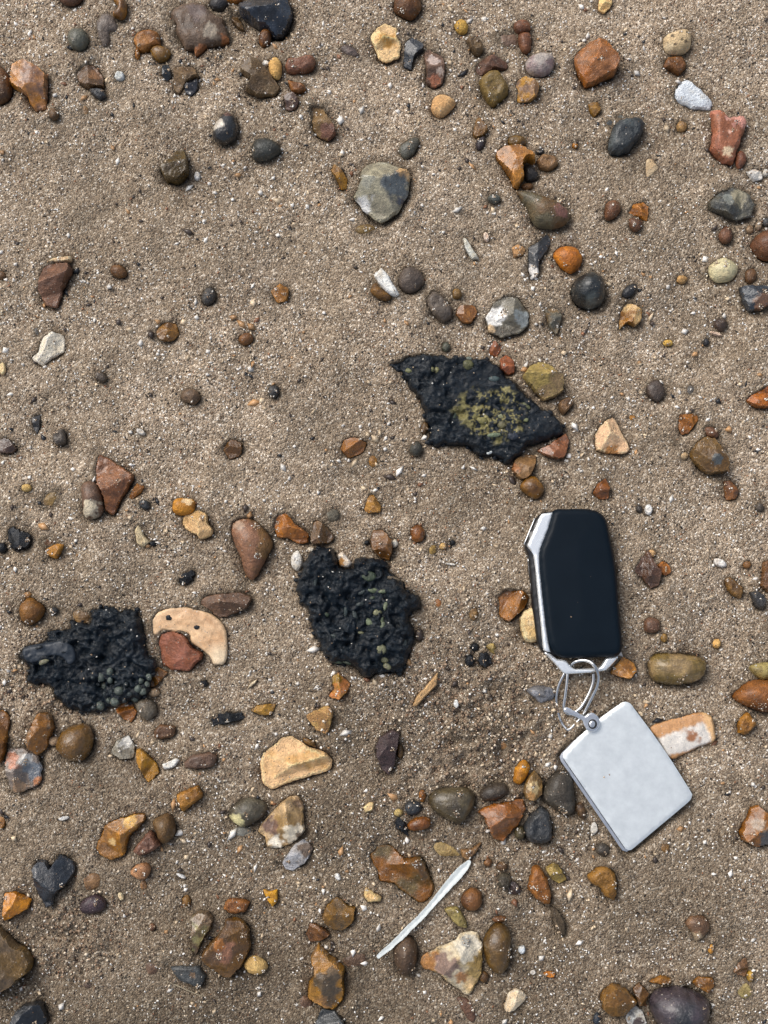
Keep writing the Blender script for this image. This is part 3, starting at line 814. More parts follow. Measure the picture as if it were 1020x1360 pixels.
stone(p, (108, 330, 16, 13), 'r', (190, 140, 112), "tiny pink pebble touching the amber fan-shaped pebble")
stone(p, (35, 372, 18, 22), 'b', (112, 96, 80), "small grey-brown pebble beside the amber fan-shaped pebble", sink=0.2)
stone(p, (215, 393, 16, 15), 'r', (50, 52, 54), "tiny black round pebble between amber fan pebble and beaded tar clump")
stone(p, "285,400 330,385 362,400 350,440 310,445", 'b', (148, 116, 86), "tan stone sunk against the upper edge of the beaded tar clump", sink=0.3)
stone(fl, "795,365 815,335 880,325 960,318 1000,340 985,385 930,405 875,425 840,395", 'a', (132, 92, 76), "long red-brown flint behind the crescent shell", h=8, mat='damp')
stone(fl, "920,70 945,32 1010,30 1060,75 1085,130 1060,185 1030,245 1000,270 970,230 960,180 935,130", 'r', (146, 112, 86), "long mauve-brown pear-shaped flint beside a rusty wedge", c2=(132, 92, 66), h=8, spots=[(955, 55, 22, (180, 150, 125))])
stone(p, "598,650 612,612 668,640 625,690 600,698", 'a', (132, 90, 48), "brown flint wedged between beaded tar clump and red stone")
stone(fl, "458,788 480,765 520,755 545,800 520,838 490,825", 'a', (158, 102, 48), "amber flint under the lower rim of the beaded tar clump")
stone(p, "540,768 565,742 610,752 625,800 590,830 557,810", 'r', (130, 120, 104), "grey pebble under the lower rim of the beaded tar clump")
stone(p, (612, 720, 24, 18), 'r', (168, 150, 125), "pale sandy nub between grey pebble and brown flint")
stone(tl, (812, 683, 17, 14), 'r', BK, "black round tar crumb below the red stone", mat='tar')
stone(tl, "835,820 900,795 965,800 965,825 900,840 855,850", 'a', (24, 29, 36), "long black tar lump on open sand", mat='tar', h=4.5)
stone(sh, "985,705 1000,680 1025,665 1015,685", 'f', (215, 200, 170), "thin cream shell sliver between two tar clumps", h=1.2)
stone(p, "615,870 640,845 700,855 690,895 650,905 615,900", 'f', (110, 78, 58), "dark brown flint half sunk above the white shell chip", h=2.6)
stone(p, "440,960 465,910 510,890 535,935 530,980 480,985", 'a', (156, 150, 136), "grey-white crusty flint beside a tan one", spots=[(500, 915, 24, (215, 212, 205))], mat='damp', h=6)
stone(fl, "543,942 570,945 620,1000 632,1040 590,1080 560,1030 543,990", 'a', (178, 132, 76), "long tan flint touching the grey-white crusty one", h=6)
stone(sh, "645,1005 700,982 715,990 690,1020 655,1025", 'f', (232, 230, 222), "white pointed shell chip beside the long tan flint", h=1.8)
stone(p, "730,1000 770,965 840,958 865,975 850,1015 800,1025 740,1020", 'f', (110, 90, 76), "dark mauve-brown flat flint half sunk", h=3.5)
stone(fl, "105,910 130,860 155,798 205,805 215,860 185,940 150,970 115,940", 'a', (152, 104, 60), "amber brown upright flint with a grey flank", c2=(120, 104, 84), h=9)
stone(fl, "225,940 245,880 290,850 350,845 372,890 365,950 330,990 270,985", 'r', (122, 91, 60), "big brown glossy pebble below the beaded tar clump", c2=(104, 76, 44), mat='wet', h=10)
stone(p, (212, 914, 20, 20), 'r', (182, 164, 138), "pale sandy nub between amber flint and big brown pebble")
stone(fl, "-40,800 10,785 38,820 30,880 20,960 5,1000 -40,990", 'a', (146, 100, 58), "tall amber flint above the multicoloured one", h=9)
stone(fl, "20,990 35,945 90,938 150,970 165,1020 165,1070 130,1100 60,1125 40,1090 25,1040", 'a', (136, 122, 112), "multicoloured flint of grey, slate, white and orange", c2=(112, 100, 88), spots=[(55, 985, 30, (180, 118, 88)), (110, 985, 26, (190, 188, 184)), (135, 1030, 34, (100, 108, 118)), (150, 1075, 18, (175, 110, 60)), (80, 1090, 26, (150, 120, 90))], h=10)

tile(340, 680)
stone(fl, "65,60 85,10 125,5 160,50 210,85 205,125 170,125 130,105 90,100", 'a', (172, 106, 64), "orange-red flint at the upper rim of the grain-studded tar clump", h=7)
stone(fl, "215,110 230,40 255,35 300,80 312,105 285,125 230,130", 'a', (116, 87, 64), "brown flint between orange-red flint and the tar clump", h=7)
stone(p, (302, 12, 32, 26), 'b', (122, 116, 100), "grey pebble sunk above the brown flint", sink=0.4)
stone(fl, "455,110 465,75 505,70 540,110 545,160 530,195 490,180 460,150", 'a', (126, 87, 54), "brown upright flint touching the grain-studded tar clump", h=9)
stone(p, (645, 85, 30, 37, -8), 'r', (142, 90, 50), "amber-brown pebble alone near the grain-studded tar clump", mat='wet')
stone(sh, (553, 125, 13, 17), 'r', (232, 226, 212), "tiny white pebble beside the brown upright flint")
stone(p, "140,175 165,150 185,180 185,215 165,235 142,215", 'r', (232, 230, 224), "white lumpy pebble at the flank of the grain-studded tar clump")
stone(p, (217, 151, 15, 12), 'r', (232, 224, 208), "tiny cream bead pebble between white pebble and tar clump")
stone(sh, "325,175 345,160 385,205 365,225 335,215", 'f', (228, 218, 196), "white shell hinge with an amber side, notched into the tar clump", spots=[(335, 205, 18, (190, 130, 50))], h=3, lift=2)
stone(tl, (441, 122, 11, 11), 'r', BK, "black crumb touching the brown upright flint", mat='tar')
stone(p, (697, 147, 22, 24), 'b', (176, 146, 104), "tan pebble sunk near a tiny black crumb", sink=0.2)
stone(p, (745, 135, 14, 14), 'r', (216, 184, 120), "tiny yellow pebble beside the sunk tan pebble")
stone(tl, (783, 122, 12, 12), 'r', BK, "black crumb beside the tiny yellow pebble", mat='tar')
stone(sh, (775, 207, 22, 5, 8), 'f', (230, 226, 216), "thin white shell needle on bare sand", h=1)
stone(fl, "965,345 985,308 1060,310 1090,340 1075,380 1010,440 975,420", 'a', (156, 104, 48), "glossy amber-brown flint beside the car key fob", h=8)
stone(fl, "-20,790 10,768 80,765 60,810 10,808", 'a', (172, 132, 80), "small orange wedge flint near the long black tar lump", h=4)
stone(fl, "198,812 245,785 290,768 308,800 298,850 280,885 235,865", 'a', (204, 164, 108), "cream-tan pyramid flint above the cream triangular one", c2=(160, 120, 76), h=8)
stone(fl, "300,660 330,640 375,685 365,715 330,750 290,735 310,705", 'a', (156, 122, 60), "amber and greenish flint below the grain-studded tar clump", c2=(190, 120, 66), h=6)
stone(sh, "625,770 640,735 700,665 725,640 720,690 680,730 640,775", 'f', (200, 160, 124), "long peach shell splinter sunk in churned sand", h=2, mix=0.4)
stone(fl, "475,940 490,900 540,865 575,880 560,950 555,1000 530,1050 490,1010", 'a', (76, 56, 56), "dark maroon pointed flint", h=8, mat='damp')
stone(p, (574, 955, 14, 30), 'r', (120, 90, 60), "small brown pebble pressed against the dark maroon flint")
stone(tl, (872, 538, 18, 17), 'r', BK, "smallest of three black crumbs in churned sand", mat='tar')
stone(tl, (853, 592, 20, 24), 'r', BK, "oval black crumb among three in churned sand", mat='tar')
stone(tl, (910, 590, 27, 31), 'a', BK, "largest of three black crumbs in churned sand", mat='tar')
stone(sh, "912,528 940,512 960,537 955,568 928,556", 'b', (172, 150, 112), "tan shell cup beside three black crumbs", h=3, sink=0.8)
stone(fl, "18,965 60,930 110,892 145,890 205,930 280,960 305,990 295,1025 230,1050 160,1070 70,1102 35,1085 22,1040", 'a', (226, 192, 144), "big cream triangular flint with honey edges", c2=(206, 160, 100), mix=0.25, h=9, mat='dry')
stone(p, (212, 916, 28, 13, 25), 'r', (132, 98, 62), "small brown pebble behind the big cream triangular flint")
stone(sh, (798, 765, 10, 18), 'f', (224, 228, 230), "small white shell flake in churned sand", h=1.2)
stone(p, (988, 928, 25, 20, 30), 'b', (178, 132, 108), "pinkish pebble sunk in churned sand below the fob", sink=0.2)
stone(p, (728, 363, 14, 18), 'b', (180, 118, 84), "tiny orange pebble near the nose of the grain-studded tar clump", sink=0.1)
stone(p, (868, 405, 18, 28), 'b', (156, 124, 94), "tan pebble sunk between tar clump and amber-brown flint", sink=0.3)
stone(p, (650, 490, 16, 26), 'r', (70, 55, 46), "small dark brown pebble by the flank of the grain-studded tar clump")

tile(680, 680)
stone(sh, "28,425 45,395 80,380 105,420 110,510 60,520 40,490", 'f', (230, 206, 158), "cream shell piece tucked against the car key fob", c2=(214, 178, 120), h=4)
stone(fl, "480,230 510,190 545,150 570,200 595,240 590,290 555,305 520,265", 'a', (98, 75, 60), "dark brown ragged flint with an orange chip beside it", h=6)
stone(p, "578,210 605,195 630,215 635,240 612,255 590,240", 'a', (178, 110, 70), "orange chip beside the dark brown ragged flint")
stone(p, (557, 165, 18, 17), 'r', (206, 164, 128), "tiny peach pebble at the point of the dark brown ragged flint")
stone(sh, (828, 202, 30, 16, 20), 'f', (234, 230, 224), "crumbly white shell pieces lying as one flake", h=2)
stone(p, (938, 210, 16, 16), 'r', (158, 110, 82), "tiny reddish pebble near the crumbly white shell flake")
stone(fl, "845,265 870,260 920,300 915,345 885,335 860,310", 'f', (136, 102, 68), "brown flake beside a charcoal stone", h=3)
stone(p, "945,320 980,315 1015,345 1000,390 970,375", 'f', (58, 58, 60), "charcoal stone beside the brown flake", h=4)
stone(fl, "990,290 1000,200 1050,190 1060,300 1020,320", 'a', (132, 92, 66), "brown upright flint above the charcoal stone", h=8)
stone(p, "527,440 545,420 585,430 590,470 560,482 530,475", 'r', (132, 88, 72), "small red-brown cube-like pebble between fob and brown flake")
stone(p, (608, 502, 15, 18), 'r', (165, 130, 90), "tiny tan pebble below the red-brown cube-like one")
stone(p, (817, 524, 17, 19), 'r', (226, 186, 112), "tiny yellow pebble above the orange-brown oval pebble")
stone(p, "540,610 560,570 620,560 720,570 772,595 770,640 745,670 650,690 565,672", 'r', (130, 109, 76), "big translucent tan pebble shaped like a rounded block", mat='wet', c2=(146, 122, 84), h=9)
stone(fl, "392,640 440,575 485,600 495,635 470,665 420,655", 'a', (192, 136, 86), "orange flint poking out beneath the fob's metal end", h=6)
stone(p, "945,625 970,605 1030,600 1060,640 1030,665 990,668", 'r', (168, 152, 118), "tan-grey pebble touching an orange-brown oval one")
stone(p, "880,730 930,680 990,668 1060,680 1080,760 1020,798 960,785 905,760", 'r', (158, 98, 64), "orange-brown oval pebble under the tan-grey one", h=9)
stone(fl, "900,830 935,795 975,845 930,890 905,880", 'f', (168, 118, 66), "small amber flint below the orange-brown oval pebble", h=4)
stone('flat_stone', "60,710 100,690 165,705 165,745 120,760 90,740", 'b', (136, 138, 146), "blue-grey flat pebble sunk beside the wire key ring", sink=0.4, h=3.5)
stone(p, "5,1060 15,1015 45,985 70,1010 65,1045 35,1085 10,1080", 'r', (208, 146, 70), "smooth bright amber-yellow pebble near the metal tag")

tile(0, 1020)
stone(p, (3, 220, 16, 25), 'a', (172, 120, 60), "tiny amber flint below the multicoloured flint")
stone(fl, "705,105 745,85 790,70 808,115 770,145 730,175 712,150", 'f', (168, 120, 70), "thin orange flake alone on sand", h=4.5)
stone(fl, "378,325 400,270 415,230 450,205 530,185 575,178 580,205 550,240 520,270 490,350 440,365 395,350", 'a', (172, 120, 54), "long golden amber flint with a pale ridge", c2=(128, 88, 42), spots=[(520, 205, 30, (205, 160, 80)), (450, 290, 14, (215, 180, 120))], h=10)
stone(p, "608,215 635,190 680,180 700,230 690,275 652,302 628,270", 'r', (120, 92, 66), "olive-brown half of a split pair of stones", h=7)
stone(p, "530,330 565,280 602,245 622,275 645,305 600,335 560,350", 'f', (136, 86, 72), "red-brown half of a split pair of stones", h=5)
stone(p, "910,190 935,145 980,120 1030,125 1065,150 1050,190 1010,220 960,235", 'r', (108, 101, 84), "grey-olive pebble with a cream corner", spots=[(940, 208, 30, (212, 202, 150))])
stone(fl, "130,400 150,365 185,365 200,395 235,345 290,370 295,420 250,480 215,510 205,550 180,560 155,510 135,460", 'a', (34, 40, 49), "black glossy flint chunk shaped like a molar", c2=(48, 54, 62), h=10)
stone(p, "310,455 340,420 395,430 395,475 350,495 320,490", 'b', (150, 116, 94), "flat tan stone sunk beside the molar-shaped black flint", sink=0.5)
stone(p, "518,415 550,380 590,380 600,410 575,445 540,440", 'r', (192, 132, 102), "pink-orange pebble below the red-brown split stone", h=3.5)
stone(p, (570, 470, 14, 18), 'b', (160, 115, 90), "tiny rusty pebble below the pink-orange one", sink=0.1)
stone(p, "315,550 340,515 385,505 420,530 415,565 370,582 325,578", 'r', (76, 56, 64), "dark maroon disc pebble", h=4, mat='damp')
stone(fl, "18,500 50,488 90,505 125,525 110,560 60,590 20,608", 'a', (198, 136, 54), "bright orange-amber flint above the huge olive-brown one", h=7)
stone(fl, "-60,600 20,640 55,690 110,730 135,770 110,820 40,870 0,895 -60,900", 'a', (116, 90, 58), "huge olive-brown flint with grey facets", c2=(96, 78, 56), h=16)
stone(fl, "40,1010 65,965 110,935 160,930 185,970 190,1010 140,1045 60,1050", 'a', (28, 34, 42), "blue-black flint in a damp hollow below the huge olive-brown one", h=9)
stone(p, (742, 530, 18, 24), 'r', (150, 112, 76), "tiny tan-brown pebble between pink pebble and brown cluster")
stone(p, (605, 797, 28, 28), 'b', (118, 98, 82), "grey-brown round pebble sunk near a slate flake", sink=0.3)
stone(fl, "680,795 720,785 790,790 820,830 795,880 755,860 715,850", 'f', (74, 78, 80), "slate flake dusted with sand", h=2.6, mat='damp', spots=[(770, 820, 10, (120, 95, 70))])
stone(p, (350, 868, 20, 14), 'b', (92, 74, 62), "tiny dark brown pebble on bare sand between black flint and slate flake", sink=0.1)
stone(p, (605, 636, 14, 16), 'r', (140, 92, 72), "tiny reddish pebble between maroon disc and brown cluster")
stone(fl, "765,590 790,570 830,570 852,600 840,640 810,680 785,745 765,715 768,650", 'a', (126, 110, 88), "grey-olive wedge flint leaning on the glossy dark amber one", c2=(150, 142, 96), mix=0.3, h=9)
stone(fl, "808,735 850,680 890,640 900,600 950,598 990,640 1000,720 960,790 910,838 860,810 808,770", 'a', (112, 80, 42), "big glossy dark amber flint", c2=(92, 66, 40), spots=[(910, 720, 30, (150, 105, 80)), (880, 690, 20, (165, 105, 45))], h=12)
stone(p, "890,560 905,520 960,520 995,535 975,575 920,580", 'f', (158, 106, 70), "flat rusty stone above the big glossy dark amber flint", h=4)
stone(p, "970,785 990,755 1025,750 1060,775 1065,800 1030,825 990,815", 'r', (208, 172, 122), "smooth cream pebble beside the big glossy dark amber flint")
stone(p, (962, 255, 40, 20), 'b', (136, 136, 130), "bluish grey pebble sunk below the cream-cornered one", sink=0.3)
stone(sh, (252, 202, 22, 8, -12), 'f', (230, 232, 232), "white shell chip near the molar-shaped black flint", h=1.2)
stone(sh, (720, 430, 22, 8, 30), 'f', (230, 230, 228), "white shell chip between pink-orange pebble and grey-olive pebble", h=1.2)
stone(sh, (480, 511, 11, 19, -20), 'f', (222, 206, 166), "cream shell bit near the dark maroon disc pebble", h=1.2)

tile(340, 1020)
stone(fl, "5,250 50,190 110,130 165,108 190,150 188,210 195,250 160,290 100,320 45,318 35,280", 'a', (158, 130, 104), "banded brown flint with a white crusted lower face", c2=(190, 160, 120), spots=[(150, 255, 38, (230, 218, 196)), (80, 300, 28, (230, 222, 206)), (60, 230, 30, (120, 92, 80)), (170, 135, 22, (110, 85, 60)), (172, 265, 12, (110, 85, 60))], h=10)
stone(fl, "105,375 150,310 190,282 230,320 200,375 145,412 115,400", 'a', (166, 166, 170), "blue-white flint with a brown skin on one side", spots=[(205, 325, 32, (98, 80, 64))], h=7, mat='damp')
stone(fl, "450,345 490,305 530,298 565,330 600,360 660,350 685,400 710,480 690,530 655,540 600,505 550,465 495,450 480,400", 'a', (138, 92, 52), "big brown bone-shaped flint beside the white strip", c2=(92, 76, 44), mix=0.4, h=11)
stone(p, "592,150 615,128 650,135 662,160 640,185 605,185", 'r', (56, 60, 66), "small slate pebble above a tar crumb and an amber pebble")
stone(tl, "548,210 575,195 605,230 605,270 580,255 555,235", 'a', BK, "black tar crumb wedged by a small amber pebble", mat='tar')
stone(p, "603,225 640,195 690,200 692,235 655,250 615,250", 'r', (156, 100, 48), "small amber pebble touching the tar crumb", mat='wet')
stone(p, (568, 178, 20, 18), 'r', (196, 170, 120), "small tan-cream pebble beside the small slate pebble")
stone(p, "428,155 450,138 470,140 465,170 435,178", 'f', (222, 196, 146), "small cream chip alone near the bone-shaped flint", h=2)
stone(p, "685,130 705,90 770,78 850,80 875,120 850,185 810,222 750,200 705,165", 'r', (98, 88, 68), "large grey-olive smooth pebble beside a winged amber flint", mat='wet', h=8)
stone(fl, "882,175 920,150 1000,132 1060,128 1075,165 1050,220 1010,260 985,295 950,285 925,240 905,195", 'a', (162, 102, 46), "winged glossy amber flint beside a black slate one", c2=(120, 76, 38), h=10)
stone(p, "890,105 920,70 985,60 1005,95 960,128 910,130", 'r', (82, 70, 57), "dark brown pebble above the winged amber flint", h=5)
stone(p, (663, 110, 15, 27), 'r', (166, 112, 70), "small orange pebble touching the large grey-olive pebble")
stone(p, "815,325 860,320 900,295 880,335 845,370 820,355", 'f', (146, 106, 82), "rusty splinter beside a sandy slab by the white strip", h=2.5)
stone(p, "700,310 730,290 815,330 800,355 710,350", 'b', (172, 148, 118), "sandy tan slab half sunk by the white strip", sink=0.3)
stone(p, (860, 525, 43, 45), 'r', (142, 92, 64), "round rust-brown pebble below the end of the white strip", h=6)
stone(p, (925, 378, 18, 17), 'r', (150, 108, 80), "tiny rusty pebble above the round rust-brown one")
stone(p, (980, 392, 24, 20), 'r', (118, 90, 70), "small brown pebble above a dark olive one")
stone(p, (988, 450, 32, 34), 'b', (88, 80, 64), "dark olive pebble half sunk near the maroon chip", sink=0.3, h=5)
stone(p, "750,560 800,552 835,600 840,638 805,630 770,595", 'f', (158, 142, 106), "olive-tan flake beside the white strip", h=3)
stone(p, "545,735 570,690 605,665 640,700 640,770 605,828 565,805", 'r', (104, 78, 68), "mauve-brown oval pebble at the lower end of the white strip", h=8, mat='damp')
stone(fl, "652,775 680,735 770,690 830,655 880,660 905,720 900,810 870,880 845,908 790,870 730,820 670,800", 'a', (176, 150, 118), "big triangular flint of white, purple-grey and honey", c2=(212, 198, 170), spots=[(690, 765, 42, (176, 120, 62)), (768, 775, 44, (124, 100, 92)), (850, 720, 44, (222, 214, 196)), (835, 690, 20, (140, 140, 136)), (850, 850, 26, (224, 190, 140)), (815, 830, 22, (170, 118, 70))], h=11, mat='damp')
stone(p, "905,690 925,640 970,615 1010,650 1015,740 1000,800 965,822 925,790 910,740", 'r', (114, 88, 58), "brown egg-shaped pebble beside the big triangular flint", mat='wet', h=8)
stone(p, (968, 602, 30, 15), 'r', (138, 92, 68), "small red-brown pebble at the head of the brown egg-shaped one")
stone(p, (908, 834, 20, 24), 'r', (118, 86, 56), "small brown pebble between egg-shaped pebble and triangular flint")
stone(fl, "205,890 230,800 215,750 250,702 295,740 350,790 348,880 345,930 315,968 265,955 215,930", 'a', (172, 126, 74), "big honey flint with a dark brown heart", c2=(150, 108, 62), spots=[(290, 845, 50, (82, 70, 54)), (310, 800, 22, (100, 84, 64)), (300, 925, 22, (90, 72, 50))], h=11)
stone(fl, "262,595 280,545 325,515 370,555 398,555 385,620 340,650 290,635", 'a', (136, 100, 58), "amber hollow-topped flint touching a brown one", c2=(100, 76, 42), h=8)
stone(p, "200,665 215,615 245,620 298,660 265,685 220,695", 'a', (126, 86, 58), "brown wedge flint between the amber and honey flints", h=6)
stone(p, "150,930 190,908 225,940 215,970 180,975", 'b', (116, 93, 74), "brown pebble sunk beside the big honey flint", sink=0.5)
stone(fl, "240,1000 265,960 320,975 350,1010 360,1060 240,1060", 'a', (64, 70, 75), "slate stone below the big honey flint", h=6)
stone(p, "345,770 380,740 435,745 430,785 380,800", 'b', (122, 102, 84), "flat brown stone sunk beside the big honey flint's tip", sink=0.4)
stone(p, "428,510 440,475 500,515 495,530 450,535", 'f', (212, 182, 128), "cream chip below the bone-shaped brown flint", h=3)
stone(p, "25,480 55,490 85,485 85,530 65,555 45,525", 'f', (212, 158, 64), "bright yellow-orange shell-like chip", h=2)
stone(sh, (325, 435, 11, 16, -30), 'f', (235, 235, 232), "white shell chip between crusted flint and bone-shaped flint", h=1.2)
stone(p, "800,920 860,935 875,1000 850,1010", 'b', (116, 90, 74), "long dark brown stone sunk below the big triangular flint", sink=0.3)

tile(680, 1020)
stone(p, "-30,950 -15,890 20,878 60,905 50,930 10,965 -25,968", 'a', (236, 222, 188), "white-cream stone near the big triangular flint", h=6, mat='dry')
stone(fl, "45,90 60,40 90,10 120,50 120,100 85,130 55,125", 'a', (142, 112, 80), "brown flint with a cream face beside the large grey pebble", spots=[(80, 80, 22, (205, 178, 130)), (72, 105, 14, (190, 140, 80))], h=8)
stone(p, "120,120 130,70 160,20 200,5 235,30 250,100 250,170 215,190 160,155", 'r', (90, 82, 70), "large grey-brown smooth pebble partly under the metal tag", h=7, mat='damp')
stone(fl, "45,230 75,180 115,148 140,165 160,220 155,290 110,298 60,290", 'f', (58, 61, 65), "dark slate flint below the large grey-brown pebble", h=7, mat='damp')
stone(p, (32, 258, 24, 28), 'r', (92, 84, 62), "olive pebble pressed against the dark slate flint", h=4)
stone(p, "252,155 275,135 295,170 290,205 265,190", 'r', (116, 88, 66), "small brown pebble by the edge of the metal tag")
stone(sh, (326, 240, 16, 28), 'f', (206, 202, 192), "white crusty shell bit by the lower edge of the metal tag", h=2)
stone(p, (362, 325, 28, 27), 'r', (88, 80, 70), "small grey pebble at the lower corner of the metal tag", h=3.5)
stone(fl, "62,465 80,395 110,390 140,440 158,500 150,545 115,535 75,500", 'f', (158, 104, 54), "smooth orange-brown leaf-shaped flint", h=5)
stone(fl, "133,402 165,374 195,400 218,445 190,460 160,445", 'a', (182, 158, 114), "olive-cream lumpy flint touching the leaf-shaped one", h=6)
stone('wood_splinter', "150,550 180,560 210,610 212,670 190,660 165,610", 'f', (98, 85, 68), "weathered dark wood splinter below the leaf-shaped flint", "wood", h=3, mat='dry')
stone(fl, "300,430 340,395 380,390 412,425 418,490 405,528 370,510 350,475 315,460", 'f', (152, 110, 64), "flat amber hook-shaped flint below the metal tag", h=5)
stone(p, "-10,450 15,455 40,490 10,505 -15,490", 'a', (78, 60, 57), "small maroon chip beside the leaf-shaped flint")
stone(fl, "910,250 930,200 950,155 985,150 1030,190 1060,260 1030,300 960,310 915,285", 'a', (156, 104, 58), "big amber flint with a slate-grey foot", spots=[(1000, 285, 34, (66, 70, 74)), (970, 225, 24, (150, 128, 106))], h=11)
stone(p, "690,620 715,588 765,590 790,630 770,665 735,690 715,655", 'r', (142, 100, 80), "rust-brown pebble half covered with sand", h=4, spots=[(730, 670, 22, (170, 150, 122))])
stone(p, (612, 322, 18, 19), 'b', (148, 112, 78), "tiny tan-brown pebble beside the corner of the metal tag", sink=0.1)
stone(fl, "880,815 895,775 935,755 945,800 930,835", 'a', (136, 96, 76), "small mauve-brown flint touching a tan nub")
stone(p, (952, 832, 14, 23), 'r', (186, 150, 94), "tiny tan nub touching the small mauve-brown flint")
stone(p, (150, 823, 24, 13, 8), 'f', (196, 128, 76), "tiny orange chip above the dark-footed cluster", h=1.8)
stone(fl, "350,920 355,880 400,850 450,875 498,925 480,945 450,985 400,988 360,960", 'a', (148, 110, 70), "big tan-brown flint with a curled rim, near the dark boulder-like pebble", h=10)
stone(p, "478,872 505,850 545,895 530,945 503,945 488,905", 'a', (126, 92, 64), "brown flint between curled tan flint and dark boulder-like pebble", h=7)
stone(p, "540,850 590,822 635,840 630,858 570,858", 'f', (158, 110, 54), "amber flake above the dark boulder-like pebble", h=4)
stone(p, "720,855 740,830 800,835 808,870 775,892 735,872", 'a', (142, 98, 48), "small amber flint at the shoulder of the dark boulder-like pebble", h=6)
stone(p, "545,935 570,885 650,866 725,885 780,925 775,985 740,1045 620,1065 570,1005", 'r', (52, 54, 60), "dark slate boulder-like pebble, widest of its cluster", c2=(66, 58, 64), mat='wet', h=14)
stone(p, "455,985 490,948 520,968 535,1020 500,1050 460,1030", 'a', (196, 198, 196), "grey-white stone with a dark pit below the curled tan flint", spots=[(500, 1005, 16, (70, 52, 52)), (475, 980, 10, (120, 120, 122))], h=6)
stone(p, (932, 890, 30, 33), 'b', (170, 154, 124), "cream-grey pebble sunk near the small mauve-brown flint", sink=0.5)
stone(sh, (40, 725, 15, 18), 'f', (222, 230, 236), "bluish white shell bit above the white-cream stone", h=1.5)
stone(sh, (84, 815, 12, 11), 'f', WH, "tiny white shell bit beside the tiny orange chip", h=1.4)
stone(p, (795, 722, 11, 21), 'r', (202, 152, 100), "tiny orange pebble below the sand-covered rust-brown one")
stone(p, (338, 998, 16, 26), 'r', (48, 58, 72), "small blue-black pebble beside the grey-white pitted stone")

# ------------------------------------------------------------------ shells and oddments
def ccw(w):
    return w if np.sum(w[:, 0] * np.roll(w[:, 1], -1) - w[:, 1] * np.roll(w[:, 0], -1)) > 0 else w[::-1]

def outline(pts, z):
    """photo pixels -> outline in mm at height z, counter-clockwise"""
    return ccw(np.array([P(a, b, z) for a, b in pts]))

def plate(name, pts, z0, z1, bevel, step, mat, parent=None, smooth_k=3, tension=0.35, crown=0.0, origin=(0, 0), cols=None, inset=0.0, sharp=None):
    """a slab with a rounded upper edge, in scene mm relative to origin"""
    w = outline(pts, z1)
    w = resample(smooth_poly(w, smooth_k, tension), step) - np.asarray(origin)
    v, f, d, loop = tessellate(w, step)
    t = np.clip(1 - d / bevel, 0, 1)
    z = z1 - bevel * (1 - np.sqrt(1 - t * t * 0.985))
    if crown:
        z = z + crown * np.clip(d / max(d.max(), 1e-6), 0, 1)
    V, F, C = closed_relief(v, f, loop, z, z0, inset, cols)
    me = make_mesh(name, V, F, C, True, sharp if sharp else math.radians(50))
    return obj(name, me, mat, parent)

def empty(name, loc):
    o = bpy.data.objects.new(name, None)
    o.empty_display_size = 0.01
    COL.objects.link(o)
    o.location = [q * 0.001 for q in loc]
    return o

def blob(seed, rx, ry, rz, rough=0.12, n=10, m=14):
    """closed lumpy ellipsoid, verts in mm and faces"""
    rs = np.random.default_rng(seed)
    V, F = [], []
    V.append((0, 0, -rz))
    for i in range(1, n):
        ph = -math.pi / 2 + math.pi * i / n
        for j in range(m):
            th = 2 * math.pi * j / m
            V.append((rx * math.cos(ph) * math.cos(th), ry * math.cos(ph) * math.sin(th), rz * math.sin(ph)))
    V.append((0, 0, rz))
    V = np.array(V)
    k = V / np.array([rx, ry, rz])
    s = 1 + rough * fbm(k[:, 0] * 1.6 + seed, k[:, 1] * 1.6 + k[:, 2] * 1.1, seed, 3)
    V = V * s[:, None]
    for j in range(m):
        F.append((0, 1 + (j + 1) % m, 1 + j))
        F.append((len(V) - 1, 1 + (n - 2) * m + j, 1 + (n - 2) * m + (j + 1) % m))
    for i in range(n - 2):
        for j in range(m):
            a, b = 1 + i * m + j, 1 + i * m + (j + 1) % m
            F.append((a, b, b + m, a + m))
    return V, F

